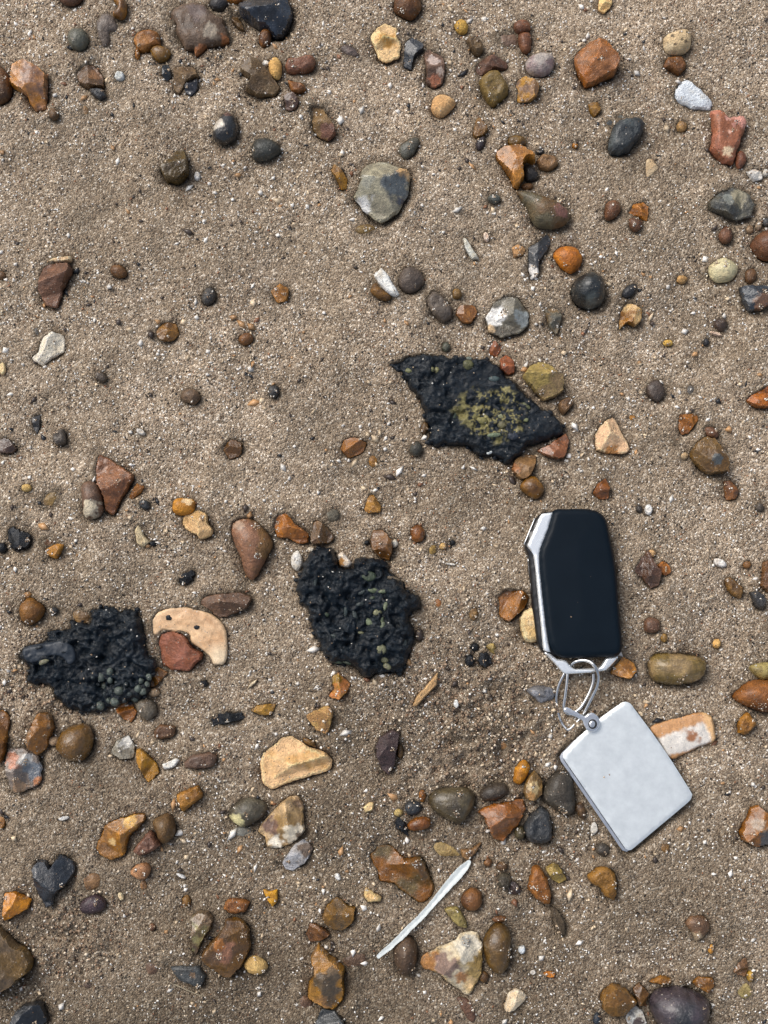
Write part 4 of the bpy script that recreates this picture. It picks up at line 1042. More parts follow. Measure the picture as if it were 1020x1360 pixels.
# crescent shell with two black-plugged holes, and the red stone lying in its hollow
tile(0, 680)
def crescent():
    pp = px("600,440 620,405 665,382 730,376 800,388 855,415 895,460 905,530 900,590 880,608 850,605 835,575 800,545 762,520 750,485 700,478 650,472 625,490 605,480")
    zc = sz(P(*pp.mean(0))) - 0.6
    w = resample(smooth_poly(outline(pp, zc + 2), 5, 0.5), 0.7)
    w = w + 0.3 * np.stack([fbm(w[:, 0] / 2.0, w[:, 1] / 2.0, 71, 3), fbm(w[:, 0] / 2.0, w[:, 1] / 2.0, 72, 3)], 1)
    c = w.mean(0)
    v, f, d, loop = tessellate(w - c, 0.65)
    x, y = v[:, 0], v[:, 1]
    z = 1.0 * np.sqrt(1 - np.clip(1 - d / 1.2, 0, 1) ** 2) + 0.13 * np.clip(d, 0, 6) + 0.35 * fbm(x / 2.5, y / 2.5, 6, 3) + 0.6 + 0.25 * fbm(x / 6, y / 6, 3, 3)
    hub = P(OX + 720 / 3, OY + 575 / 3) - c
    rr = np.hypot(x - hub[0], y - hub[1])
    band = 0.5 + 0.5 * np.sin(rr * 2.1 + 1.5 * fbm(x / 9, y / 9, 4, 3))
    a, b2, g = lin((222, 186, 146)), lin((204, 160, 118)), lin((232, 208, 174))
    t = np.clip(0.25 + 0.35 * band + 0.6 * fbm(x / 7, y / 7, 5, 4), 0, 1)[:, None]
    cols = a * (1 - t) + b2 * t
    rim = np.clip(1 - d / 2.2, 0, 1)[:, None]
    cols = cols * (1 - 0.6 * rim) + lin((236, 206, 166)) * 0.6 * rim
    cols = cols * (1 + 0.22 * fbm(x / 2.2, y / 2.2, 7, 4))[:, None]
    tip = P(OX + 875 / 3, OY + 580 / 3) - c
    k = np.clip(1.4 - np.hypot(x - tip[0], y - tip[1]) / 6, 0, 1)[:, None]
    cols = cols * (1 - k) + g * k
    V, F, C = closed_relief(v, f, loop, z, -2.0, 0.05, cols)
    o = obj('crescent_shell', make_mesh('crescent_shell', V, F, C, True), M['shell'], None, (c[0], c[1], zc))
    tag(o, "peach crescent-shaped shell piece with two black spots", "shell")
    for i, (sx, sy, r) in enumerate(((670, 421, 2.0), (781, 459, 1.8))):
        q = P(OX + sx / 3, OY + sy / 3, zc + 4) - c
        k = int(np.argmin(np.hypot(x - q[0], y - q[1])))
        bv, bf = blob(900 + i, r * 0.75, r * 0.6, 0.8, 0.5)
        me = make_mesh('tar_spot', bv, bf, np.tile(lin(BK), (len(bv), 1)))
        obj('tar_spot', me, M['tar'], o, (q[0], q[1], z[k]))
    PRINTS.append((resample(w, 2.0), zc - 1.0, 0.6, False))
crescent()
stone(fl, "625,520 643,480 700,474 742,492 765,540 805,560 800,590 750,630 690,630 645,600", 'a', (164, 90, 64), "brick-red faceted flint lying in the hollow of the crescent shell", c2=(150, 92, 70), h=9, mat='damp')

# razor shell piece beside the tag
tile(680, 680)
def razor_piece():
    pp = px("545,857 600,835 680,812 745,797 770,800 797,815 806,850 812,900 795,925 760,930 720,950 650,985 622,978 600,940 575,900")
    zc = sz(P(*pp.mean(0))) - 0.5
    w = smooth_poly(outline(pp, zc + 2), 4, 0.3)
    c = w.mean(0)
    w = resample(w, 0.7)
    w += 0.35 * np.stack([fbm(w[:, 0] / 2.2, w[:, 1] / 2.2, 21, 3), fbm(w[:, 0] / 2.2, w[:, 1] / 2.2, 22, 3)], 1)
    v, f, d, loop = tessellate(w - c, 0.7)
    x, y = v[:, 0], v[:, 1]
    ang = math.atan2(0.30, 0.95)
    s, t = x * math.cos(ang) + y * math.sin(ang), -x * math.sin(ang) + y * math.cos(ang)
    half = 9.5
    z = 4.6 * np.sqrt(np.clip(1 - (t / (half * 1.08)) ** 2, 0.02, 1)) * np.clip(0.72 + s * 0.008, 0.6, 1)
    z = np.minimum(z, 0.8 + d * 2.2) + 0.05 * np.sin(s * 2.2 + 2.5 * fbm(x / 4, y / 4, 8, 2)) + 0.25 * fbm(x / 3, y / 3, 9, 3)
    lip = s > 9.5
    z = np.where(lip, z + 0.9, z)
    cream, white, rust, dark = lin((218, 176, 126)), lin((226, 220, 212)), lin((196, 146, 98)), lin((132, 78, 60))
    nz = fbm(x / 3.2, y / 3.2, 31, 4, 0.6)
    k = (np.clip((3.4 - t) / 1.6 + 1.3 * nz, 0, 1) * np.clip((t + 7.6) / 1.0 + 1.2 * nz, 0, 1))[:, None]
    cols = rust * (1 - k) + white * k
    cols = cols * (0.86 + 0.22 * vnoise(s * 1.1 + 2 * nz, t * 0.16, 36))[:, None]
    kk = np.clip((s - 9.0) / 1.2 + 0.5 * fbm(x / 3, y / 3, 33, 3), 0, 1)[:, None]
    cols = cols * (1 - kk) + cream * kk
    sp = P(OX + 712 / 3, OY + 895 / 3) - c
    e = np.hypot((x - sp[0]) / 3.6, (y - sp[1]) / 3.2) + 0.6 * fbm(x / 2, y / 2, 35, 3)
    e = np.clip((1.1 - e) / 0.5, 0, 1)[:, None]
    cols = cols * (1 - e) + (dark * 0.6 + rust * 0.4) * e
    sl = np.clip(1 - np.abs(s - 8.2) / 0.8, 0, 1)[:, None] * np.clip(1 - np.abs(t) / 6, 0, 1)[:, None]
    cols = cols * (1 - sl * 0.6) + lin((150, 158, 162)) * sl * 0.6
    V, F, C = closed_relief(v, f, loop, np.maximum(z, 0.5), -2.0, 0.03, cols)
    o = obj('shell_fragment', make_mesh('shell_fragment', V, F, C, True), M['shell'], None, (c[0], c[1], zc))
    tag(o, "white and rust-stained curved shell piece with a cream lip beside the metal tag", "shell", 'shell pieces on the sand')
    PRINTS.append((resample(w, 2.0), zc - 1.0, 0.7, False))
razor_piece()

# white strip
tile(340, 1020)
def white_strip():
    mid = np.array([(502, 1271), (520, 1256), (540, 1236.5), (558, 1219), (575, 1200), (590, 1182), (605, 1164.5), (616, 1153), (624, 1144)])
    hw = np.array([2.6, 3.8, 4.4, 4.3, 4.2, 5.0, 6.4, 5.6, 2.2])
    tg = np.gradient(mid, axis=0)
    nr = np.stack([-tg[:, 1], tg[:, 0]], 1) / np.linalg.norm(tg, axis=1)[:, None]
    pp = np.vstack([mid + nr * hw[:, None], (mid - nr * hw[:, None])[::-1]])
    zc = sz(P(*pp.mean(0))) + 1.2
    w = resample(smooth_poly(outline(pp, zc + 1), 3, 0.3), 0.55)
    w = w + 0.32 * np.stack([fbm(w[:, 0] / 3.0, w[:, 1] / 3.0, 43, 3, 0.6), fbm(w[:, 0] / 3.0, w[:, 1] / 3.0, 44, 3, 0.6)], 1)
    c = w.mean(0)
    v, f, d, loop = tessellate(w - c, 0.55)
    x, y = v[:, 0], v[:, 1]
    along = (x + y) * 0.707
    z = 0.9 - 0.3 * np.clip(d - 0.5, 0, 2) + 0.5 * fbm(along / 14, along * 0 + 2.5, 41, 2) + 0.15 * fbm(x / 1.5, y / 1.5, 42, 2)
    V, F, C = closed_relief(v, f, loop, z, -0.3, 0.0)
    n, m = len(v), len(loop)
    V[n + m:, 2] = V[loop, 2] - 0.55
    V[n:n + m, 2] = V[loop, 2] - 0.28
    o = obj('white_strip', make_mesh('white_strip', V, F, None, True, math.radians(28)), M['white'], None, (c[0], c[1], zc))
    tag(o, "thin white strip like a split quill lying on the pebbly sand", "strip")
white_strip()

def tube(name, pts, rad, mat, parent=None, k=8, sub=6, closed=False, taper=None, loc=None):
    """round wire through 3-D points (mm)"""
    pts = np.asarray(pts, float)
    out = []
    n = len(pts)
    for i in range(n if closed else n - 1):
        p0 = pts[i - 1] if (closed or i > 0) else pts[0]
        p1, p2 = pts[i], pts[(i + 1) % n]
        p3 = pts[(i + 2) % n] if (closed or i + 2 < n) else pts[-1]
        for j in range(sub):
            t = j / sub
            out.append(0.5 * ((2 * p1) + (p2 - p0) * t + (2 * p0 - 5 * p1 + 4 * p2 - p3) * t * t + (3 * p1 - p0 - 3 * p2 + p3) * t ** 3))
    if not closed:
        out.append(pts[-1])
    q = np.array(out)
    V, F = [], []
    up = np.array([0.13, 0.21, 0.97])
    for i in range(len(q)):
        tg = q[min(i + 1, len(q) - 1)] - q[max(i - 1, 0)]
        tg /= max(np.linalg.norm(tg), 1e-9)
        a = np.cross(tg, up)
        a /= max(np.linalg.norm(a), 1e-9)
        b = np.cross(tg, a)
        r = rad if taper is None else rad * taper(i / (len(q) - 1))
        for j in range(k):
            th = 2 * math.pi * j / k
            V.append(q[i] + r * (math.cos(th) * a + math.sin(th) * b))
    for i in range(len(q) - 1):
        for j in range(k):
            F.append((i * k + j, i * k + (j + 1) % k, (i + 1) * k + (j + 1) % k, (i + 1) * k + j))
    F.append(tuple(range(k))[::-1])
    F.append(tuple((len(q) - 1) * k + j for j in range(k)))
    return obj(name, make_mesh(name, V, F, None, True), mat, parent, loc)

M['straw'] = simple_mat("dry_stalk", (0.30, 0.25, 0.17), 0.8, 0, 0.2, 300)
def twig(pxs, rad, label):
    c = P(*pxs[0])
    pts = []
    for (a, b) in pxs:
        q = P(a, b)
        pts.append((q[0] - c[0], q[1] - c[1], sz(q) + rad * 0.8))
    o = tube('dry_stalk', pts, rad, M['straw'], None, 6, 4, False, lambda t: 1 - 0.5 * t, (c[0], c[1], 0))
    tag(o, label, "stalk")
twig([(222, 1303), (236, 1309), (252, 1316), (270, 1323)], 0.45, "thin dry straw-coloured stalk beside the slate flake")

# ------------------------------------------------------------------ tar clumps
def clump(pts, hmax, label, seed, edge, colour_fn=None, ridge=1.0, smooth_mask=None):
    zc = min(sz(P(*q)) for q in pts[::4]) * 0.5 + sz(P(*np.mean(pts, 0))) * 0.5 - 0.4
    w = resample(smooth_poly(outline(pts, zc + 3), 4, 0.2), 0.8)
    c = w.mean(0)
    j = np.stack([fbm(w[:, 0] / 3.2, w[:, 1] / 3.2, seed, 4, 0.6), fbm(w[:, 0] / 3.2, w[:, 1] / 3.2, seed + 5, 4, 0.6)], 1)
    w = w + j * 1.9 + 0.55 * np.stack([fbm(w[:, 0] / 1.3, w[:, 1] / 1.3, seed + 31, 2), fbm(w[:, 0] / 1.3, w[:, 1] / 1.3, seed + 32, 2)], 1)
    v, f, d, loop = tessellate(w - c, 0.68)
    x, y = v[:, 0], v[:, 1]
    ed = edge * (0.45 + 1.3 * vnoise(x / 4.5, y / 4.5, seed + 21))
    e = np.sqrt(1 - np.clip(1 - d / ed, 0, 1) ** 2)
    broad = 0.72 + 0.5 * fbm(x / 22, y / 22, seed + 1, 3)
    z = 1.2 + hmax * e * np.clip(broad, 0.35, 1.3)
    rg = 1 - np.abs(fbm(x / 6.0 + 0.5 * fbm(x / 5, y / 5, seed + 9, 2), y / 6.0, seed + 2, 4, 0.55)) * 2
    det = 3.0 * (rg - 0.45) + 0.9 * fbm(x / 2.8, y / 2.8, seed + 3, 3, 0.6) + 1.6 * fbm(x / 9, y / 9, seed + 4, 2) + 0.22 * fbm(x / 1.3, y / 1.3, seed + 12, 2) - 3.0 * np.clip(fbm(x / 6, y / 6, seed + 8, 2) - 0.3, 0, 1) * 2
    amp = np.clip(d / 2.0, 0.15, 1) * ridge
    if smooth_mask is not None:
        amp = amp * (1 - 0.85 * smooth_mask(x + c[0], y + c[1]))
    z = np.maximum(z + det * amp, 0.4)
    tone = 1 + 0.35 * fbm(x / 8, y / 8, seed + 6, 3)
    cols = lin((13, 23, 31)) * tone[:, None]
    if colour_fn is not None:
        cols = colour_fn(x + c[0], y + c[1], cols)
    V, F, C = closed_relief(v, f, loop, z, -1.5, 0.05, cols)
    o = obj('tar_clump', make_mesh('tar_clump', V, F, C, True), M['tar'], None, (c[0], c[1], zc))
    tag(o, label, "tar clump", "large tar clumps on the sand")
    # crumbs broken off its ragged rim, still stuck to it
    rs = np.random.default_rng(seed)
    for i in rs.choice(len(loop), 26, replace=False):
        q = v[loop[i]] + rs.normal(0, 0.5, 2)
        r = rs.uniform(0.7, 1.7)
        bv, bf = blob(seed * 7 + int(i), r, r * rs.uniform(0.6, 1), r * 0.7, 0.7, 6, 9)
        obj('tar_crumb', make_mesh('tar_crumb', bv, bf, np.tile(lin((18, 25, 32)), (len(bv), 1))), M['tar'], o, (q[0], q[1], rs.uniform(0.2, 2.2)))
    for _ in range(34):
        i = rs.integers(len(v))
        DUST.append((v[i, 0] + c[0], v[i, 1] + c[1], z[i] + zc))
    PRINTS.append((resample(w, 2.0), zc - 1.0, 0.9, False))
    def top(q):
        k = int(np.argmin(np.hypot(x + c[0] - q[0], y + c[1] - q[1])))
        return float(z[k])
    return o, c, zc, top

def stud(parent, c, zc, top, name, ax, ay, rx, ry, ang, rgb, mat='damp', rise=0.25, flat=0.55):
    """a grain stuck in the tar; sizes in photo pixels"""
    s = WIDTH_MM / PW
    q = P(ax, ay, zc + 8)
    SEED[0] += 1
    rx, ry = rx * s, ry * s
    rz = min(rx, ry) * flat + 0.25
    V, F = blob(SEED[0], rx, ry, rz, 0.28, 8, 12)
    rs = np.random.default_rng(SEED[0])
    col = lin(rgb) * rs.uniform(0.8, 1.15)
    cols = col * (1 + 0.25 * fbm(V[:, 0] / 1.2, V[:, 1] / 1.2, SEED[0], 3))[:, None]
    o = obj(name, make_mesh(name, V, F, cols), M[mat], parent, (q[0] - c[0], q[1] - c[1], top(q) + rz * rise))
    o.rotation_euler = (rs.uniform(-.2, .2), rs.uniform(-.2, .2), -math.radians(ang))
    return o

# A: ragged, with pale beads along its lower rim
tile(0, 680)
ptsA = px("73,575 95,535 180,515 185,475 230,470 275,462 285,430 320,440 362,440 355,395 395,380 450,372 475,395 545,390 560,425 578,500 585,560 625,600 605,660 595,710 560,740 500,750 460,770 400,790 330,800 270,790 240,760 200,700 160,680 110,690 105,650 120,630 95,600")
oA, cA, zA, topA = clump(ptsA, 7.5, "ragged black tar clump with pale green beads, beside the crescent shell", 300, 4.0)
def flapA():
    pp = px("88,545 130,528 200,520 250,512 285,535 298,570 290,600 268,606 248,580 205,572 165,590 130,600 100,592")
    w = smooth_poly(outline(pp, zA + 8), 4, 0.5)
    v, f, d, loop = tessellate(w - cA, 0.7)
    k = np.clip(d / 1.6, 0, 1)
    zz = np.array([topA(q + cA) for q in v[::1]])
    zz = zz.mean() + 0.25 * (zz - zz.mean()) + 0.5
    z = zz + 0.9 * np.sqrt(1 - (1 - k) ** 2) + 0.3 * fbm(v[:, 0] / 4, v[:, 1] / 4, 61, 3)
    cols = np.tile(lin((36, 45, 56)), (len(v), 1)) * (1 + 0.15 * fbm(v[:, 0] / 3, v[:, 1] / 3, 62, 3))[:, None]
    V, F, C = closed_relief(v, f, loop, z, float(zz.min()) - 2.5, 0.02, cols)
    o = obj('smooth_flap', make_mesh('smooth_flap', V, F, C, True), M['fob_tar'], oA)
    o["label"] = "smoother blue-grey flap of tar"
M['fob_tar'] = simple_mat("smooth_tar_skin", (0.017, 0.024, 0.034), 0.5, 0, 0.25, 260, 0.5, 700, 0.08)
flapA()
for (X, Y, r) in ((488, 612, 22), (583, 636, 26), (556, 698, 26), (470, 722, 24), (660, 675, 26), (533, 530, 20), (483, 560, 24), (530, 577, 18),
                  (690, 625, 22), (620, 600, 16), (640, 655, 16), (610, 690, 14), (520, 690, 18), (455, 600, 14), (700, 580, 18), (730, 600, 20),
                  (715, 640, 20), (565, 590, 14), (500, 655, 16), (440, 560, 14), (570, 545, 14), (745, 560, 18), (440, 730, 16), (540, 640, 14)):
    dark = r < 17
    stud(oA, cA, zA, topA, 'bead', 134 + (X - 488) * .241, 912 + (Y - 612) * .241, r * .241, r * .241 * 0.95, X % 90, (32, 41, 44) if dark else (82, 91, 84), 'damp', -0.15, 0.8)
stud(oA, cA, zA, topA, 'grain', 59, 879, 7, 3.2, -20, (120, 118, 92), 'damp', 0.6)

# B: rounder, studded with olive grains
tile(340, 680)
ptsB = px("235,150 270,135 315,150 325,200 350,225 385,218 390,190 440,178 500,185 545,240 595,285 600,315 655,335 655,385 605,410 620,450 630,520 600,600 580,645 540,640 480,652 430,655 380,610 310,605 265,555 235,500 220,460 210,395 170,365 165,290 180,230 205,180")
oB, cB, zB, topB = clump(ptsB, 9.5, "rounded black tar clump studded with olive grains, one flat flake above it", 420, 5.5)
oB["label"] = "rounded glossy black tar clump studded with pale olive grains"
for (X, Y, rx, ry, a, c) in ((590, 377, 35, 16, 5, 1), (655, 385, 28, 13, -5, 1), (512, 390, 26, 14, -25, 0), (500, 470, 28, 13, -5, 0), (672, 485, 14, 30, 10, 1),
                             (620, 525, 30, 22, -15, 2), (560, 592, 45, 22, 35, 1), (645, 575, 17, 32, 5, 1), (652, 622, 18, 36, 12, 1), (510, 665, 25, 10, 5, 2),
                             (640, 775, 38, 36, 30, 2), (655, 845, 40, 22, 22, 2), (685, 892, 28, 20, 35, 2), (405, 500, 14, 60, 5, 0), (465, 550, 18, 44, -15, 0),
                             (345, 860, 42, 15, 10, 3), (415, 868, 30, 12, 15, 3), (730, 300, 48, 14, 12, 4), (560, 280, 52, 34, 10, 3), (195, 330, 13, 60, 12, 0),
                             (270, 540, 22, 14, 30, 3), (585, 430, 22, 14, 0, 3), (330, 690, 30, 14, 20, 0), (800, 745, 18, 42, 15, 0)):
    rgb = [(42, 52, 52), (104, 114, 88), (116, 116, 88), (60, 72, 54), (112, 98, 78)][c]
    stud(oB, cB, zB, topB, 'grain', 380 + X / 5.1, 710 + Y / 5.1, rx / 5.1, ry / 5.1, a, rgb, 'damp', -0.05 if c else -0.2, 0.45)

# C: flat, with an olive patch
tile(340, 340)
ptsC = px("520,440 560,425 600,400 650,390 740,395 760,410 830,390 850,415 900,410 960,425 1000,480 1050,525 1120,590 1185,635 1230,690 1210,715 1130,750 1085,755 1040,800 1020,820 1000,825 970,805 900,800 850,765 770,750 710,755 690,740 695,700 670,630 650,565 610,520 580,465 540,450")
qC = P(510 + 590 / 4.08, 450 + 412 / 4.08)
def oliveC(x, y, cols):
    s = WIDTH_MM / PW / 4.08
    e = np.hypot((x - qC[0]) / (155 * s), (y - qC[1]) / (125 * s))
    ring = np.clip(1.25 - e, 0, 1)
    n = fbm(x / 3.2, y / 3.2, 77, 4, 0.6)
    n2 = fbm(x / 5.5, y / 5.5, 78, 3, 0.6)
    fleck = np.clip((0.12 - np.abs(n)) / 0.06, 0, 1) + np.clip((n2 - 0.22) / 0.1, 0, 1)
    k = (np.clip(fleck, 0, 1) * np.clip((1.3 - e + 0.4 * n2) / 0.3, 0, 1) * 0.9)[:, None]
    return cols * (1 - k) + lin((142, 132, 84)) * k
def flatC(x, y):
    q = P(510 + 520 / 4.08, 450 + 220 / 4.08)
    g = np.exp(-(((x - q[0]) / 16) ** 2 + ((y - q[1]) / 7) ** 2))
    q2 = P(510 + 860 / 4.08, 450 + 460 / 4.08)
    g2 = np.exp(-(((x - q2[0]) / 11) ** 2 + ((y - q2[1]) / 9) ** 2))
    return np.clip(g + g2, 0, 1)
oC, cC, zC, topC = clump(ptsC, 6.5, "long pointed black tar clump with an olive patch, above the fob", 560, 2.6, oliveC, 0.75, flatC)
oC["label"] = "long pointed black tar clump with a mottled olive patch"
for (X, Y, rx, ry, a, rgb) in ((135, 168, 22, 20, 0, (104, 106, 70)), (290, 168, 16, 24, -15, (120, 118, 78)), (262, 165, 12, 14, 0, (100, 100, 66)), (455, 140, 30, 28, 10, (84, 84, 52)),
                               (465, 92, 20, 14, 10, (112, 120, 110)), (600, 212, 30, 18, 0, (50, 66, 68)), (535, 440, 34, 20, 10, (124, 118, 70)), (635, 415, 18, 16, 0, (110, 112, 84)),
                               (640, 465, 26, 22, 0, (84, 80, 52)), (600, 520, 40, 12, -5, (104, 116, 92)), (575, 610, 16, 10, -20, (190, 196, 196)), (380, 420, 14, 28, 15, (66, 78, 62)),
                               (775, 360, 26, 12, 40, (88, 90, 58)), (700, 520, 34, 28, 0, (34, 44, 60)), (770, 440, 14, 12, 0, (90, 94, 60))):
    stud(oC, cC, zC, topC, 'grain', 510 + X / 4.08, 450 + Y / 4.08, rx / 4.08, ry / 4.08, a, rgb, 'damp', -0.15, 0.4)

# ------------------------------------------------------------------ car key fob
ZF = sz(P(765, 780)) + 0.4
FO = P(765, 780, ZF)
fob = empty('car_key_fob', (FO[0], FO[1], 0))
tag(fob, "black car key fob with chrome edge lying on the sand", "key fob")
panel_px = [(735.8, 677.2), (751.7, 675.5), (773.3, 675), (788.3, 676.6), (800, 682), (806.7, 692), (811.7, 715), (816.7, 740), (820.8, 776.7), (825, 830), (827, 848), (827, 862),
            (824, 869), (816, 872), (800, 872.8), (765, 874), (746, 873), (737, 867), (730, 855), (725, 830), (720.8, 786.7), (717, 753), (716.6, 733), (720.4, 721.7), (728.5, 701.7)]
plate('body', [(724, 680), (712, 688), (697.5, 723), (702.5, 740), (707.5, 800), (713, 845), (718, 862), (731, 871), (765, 873), (800, 872), (820, 869), (825, 858), (823, 830), (818.5, 776), (814, 740), (809, 715), (804, 693), (798, 684), (787, 679), (736, 679)],
      ZF - 1.0, ZF + 8.0, 1.6, 1.6, M['fobside'], fob, 3, 0.3, 0, FO)
plate('top_panel', panel_px, ZF + 6.0, ZF + 12.2, 2.6, 1.3, M['fob'], fob, 3, 0.4, 0.5, FO)
outer = [(735, 680.4), (721.2, 681.7), (717.5, 685), (710, 703.3), (700.6, 724), (705, 730), (709, 737), (711.7, 756.7), (715, 793), (719, 830), (720.5, 848), (722.7, 864.5)]
inner = [(731.5, 866), (729, 855), (725.6, 830), (721.4, 793), (717.6, 757), (717.2, 735), (721, 722), (729, 702), (734, 684)]
plate('chrome_edge', outer + inner, ZF + 5.0, ZF + 10.6, 0.8, 0.7, M['chrome'], fob, 2, 0.15, 0, FO)
plate('chrome_loop', [(723, 866.5), (731, 868), (740, 875.5), (752, 877), (757, 884), (764, 888.6), (795, 887.2), (800, 883), (806, 873.5), (822, 872), (815, 881), (805, 890.5), (785, 893.5), (752, 895.5), (747, 892.5), (737, 881)],
      ZF + 5.6, ZF + 9.2, 0.9, 0.7, M['chrome'], fob, 2, 0.12, 0, FO)
for (x0, y0, x1, y1) in ((704.5, 744, 707, 767), (707.8, 776, 709.8, 797)):
    bpx = [(x0 - 3.2, y0), (x0 + 1.8, y0 - 0.5), (x1 + 1.8, y1), (x1 - 3.2, y1 + 0.5)]
    plate('side_button', bpx, ZF + 1.5, ZF + 6.2, 0.6, 0.7, M['fobside'], fob, 1, 0, 0, FO)
def at3(pts, origin=(0, 0)):
    return [(*(P(a, b, z) - np.asarray(origin)), z) for a, b, z in pts]
for line in ([(710.3, 688.5, ZF + 5.5), (703, 706, ZF + 5.5), (696, 723, ZF + 5.5)], [(701.3, 742, ZF + 5), (703, 758, ZF + 5), (704.6, 768, ZF + 5)], [(704.8, 775, ZF + 5), (706, 787, ZF + 5), (707.6, 798, ZF + 5)]):
    tube('chrome_trim', at3(line, FO), 0.3, M['chrome'], fob, 6, 3)
PRINTS.append((resample(outline([(722, 680), (699, 723), (707, 800), (714, 850), (735, 872), (820, 870), (824, 840), (814, 730), (802, 688), (787, 680)], ZF), 3.0), ZF - 1.4, 0.8, False))

for _ in range(3):
    q = P(RNG.uniform(724, 818), RNG.uniform(690, 865), ZF + 12.5)
    DUST.append((q[0], q[1], ZF + 12.55))
# wire key ring, two turns through the loop of the fob
def z2(pts, dz):
    return at3([(700 + a / 6.8, 850 + b / 6.8, z + dz) for a, b, z in pts], FO)
ring = empty('key_ring', (FO[0], FO[1], 0))
tag(ring, "bright steel wire key ring joining the fob to the metal tag", "key ring")
turnA = [(598, 300, 4.2), (596, 380, 4), (560, 480, 3.6), (500, 590, 3.2), (445, 645, 3), (390, 668, 2.6), (345, 650, 3), (332, 600, 3.4), (345, 500, 4.2), (358, 400, 4.8), (366, 310, 5), (378, 262, 4.8),
         (400, 222, 7), (440, 194, 8.6), (505, 183, 9.6), (565, 195, 10.8), (608, 232, 11.6), (636, 290, 11), (645, 350, 9.5), (628, 430, 7.4), (590, 510, 5.6), (545, 600, 4.0), (500, 685, 2.8), (440, 752, 2.2), (395, 800, 1.6), (358, 812, 1.4)]
tube('wire', z2(turnA, ZF), 0.8, M['steel'], ring, 10, 5)
turnB = [(350, 265, 4.4), (330, 315, 4.4), (290, 400, 3.4), (266, 500, 2.4), (268, 590, 1.4), (288, 680, 0.9), (318, 755, 0.9), (358, 806, 1.6)]
tube('wire', z2(turnB, ZF), 0.75, M['steel'], ring, 10, 5)

# metal tag
tag_px = [(730 + a / 4.435, 920 + b / 4.435) for a, b in ((418, 66), (436, 55), (456, 54), (478, 64), (500, 95), (600, 228), (720, 402), (834, 585), (840, 603), (836, 622), (815, 648), (660, 778), (497, 915), (478, 928), (458, 926), (440, 908), (380, 820), (180, 528), (86, 392), (79, 374), (84, 354), (100, 338), (200, 238), (290, 160))]
ZT = sz(P(832, 1030)) + 0.8
TO = P(832, 1030, ZT)
tg = empty('metal_key_tag', (TO[0], TO[1], 0))
tag(tg, "blank scuffed silver metal key tag with rounded corners", "key tag")
shift = lambda pts, dx, dy: [(a + dx, b + dy) for a, b in pts]
plate('back_plate', shift(tag_px, -4.6, 2.2), ZT - 0.8, ZT + 0.6, 0.5, 2.2, M['tagedge'], tg, 2, 0.35, 0, TO)
plate('core', shift(tag_px, -1.0, 0.5), ZT + 0.5, ZT + 1.9, 0.2, 2.6, M['gap'], tg, 2, 0.35, 0, TO, None, 0.012)
plate('front_plate', tag_px, ZT + 1.8, ZT + 3.6, 0.6, 1.2, M['tagmetal'], tg, 2, 0.35, 0, TO)
Z2 = lambda pts: [(700 + a / 6.8, 850 + b / 6.8) for a, b in pts]
plate('hinge_tab', Z2([(330, 622), (350, 608), (375, 612), (440, 645), (520, 688), (548, 666), (592, 658), (640, 690), (660, 740), (650, 790), (615, 824), (575, 830), (535, 806), (508, 755), (500, 728), (430, 692), (345, 655)]),
      ZT + 4.4, ZT + 6.0, 0.5, 0.6, M['tagedge'], tg, 2, 0.4, 0, TO)
ringpts = lambda cx, cy, r: Z2([(cx + r * math.cos(t), cy + r * 1.12 * math.sin(t)) for t in np.linspace(0, 2 * math.pi, 16, endpoint=False)])
plate('rivet_recess', ringpts(593, 760, 40), ZT + 5.7, ZT + 6.2, 0.15, 0.6, M['gap'], tg, 2, 0.5, 0, TO)
plate('rivet', ringpts(590, 760, 27), ZT + 6.0, ZT + 6.7, 0.4, 0.5, M['tagedge'], tg, 2, 0.5, 0, TO)
for _ in range(2):
    q = P(RNG.uniform(790, 880), RNG.uniform(985, 1075), ZT + 3.6)
    DUST.append((q[0], q[1], ZT + 3.6))
PRINTS.append((resample(outline(tag_px, ZT), 3.0), ZT - 1.4, 0.6, False))
bq = outline(shift(tag_px, -4.6, 2.2), ZT)
PRINTS.append((resample(bq.mean(0) + (bq - bq.mean(0)) * 1.07, 3.0), ZT - 1.6, 0.3, False))

# ------------------------------------------------------------------ the beach itself
def damp_shade_at(X, Y):
    return np.clip(0.40 + 0.55 * fbm(X / 150, Y / 150, 51, 3) + 0.3 * fbm(X / 30, Y / 30, 52, 3) - Y / 490.0, 0, 1)  # damp patches by noise; along Y the camera holder's shadow is painted in

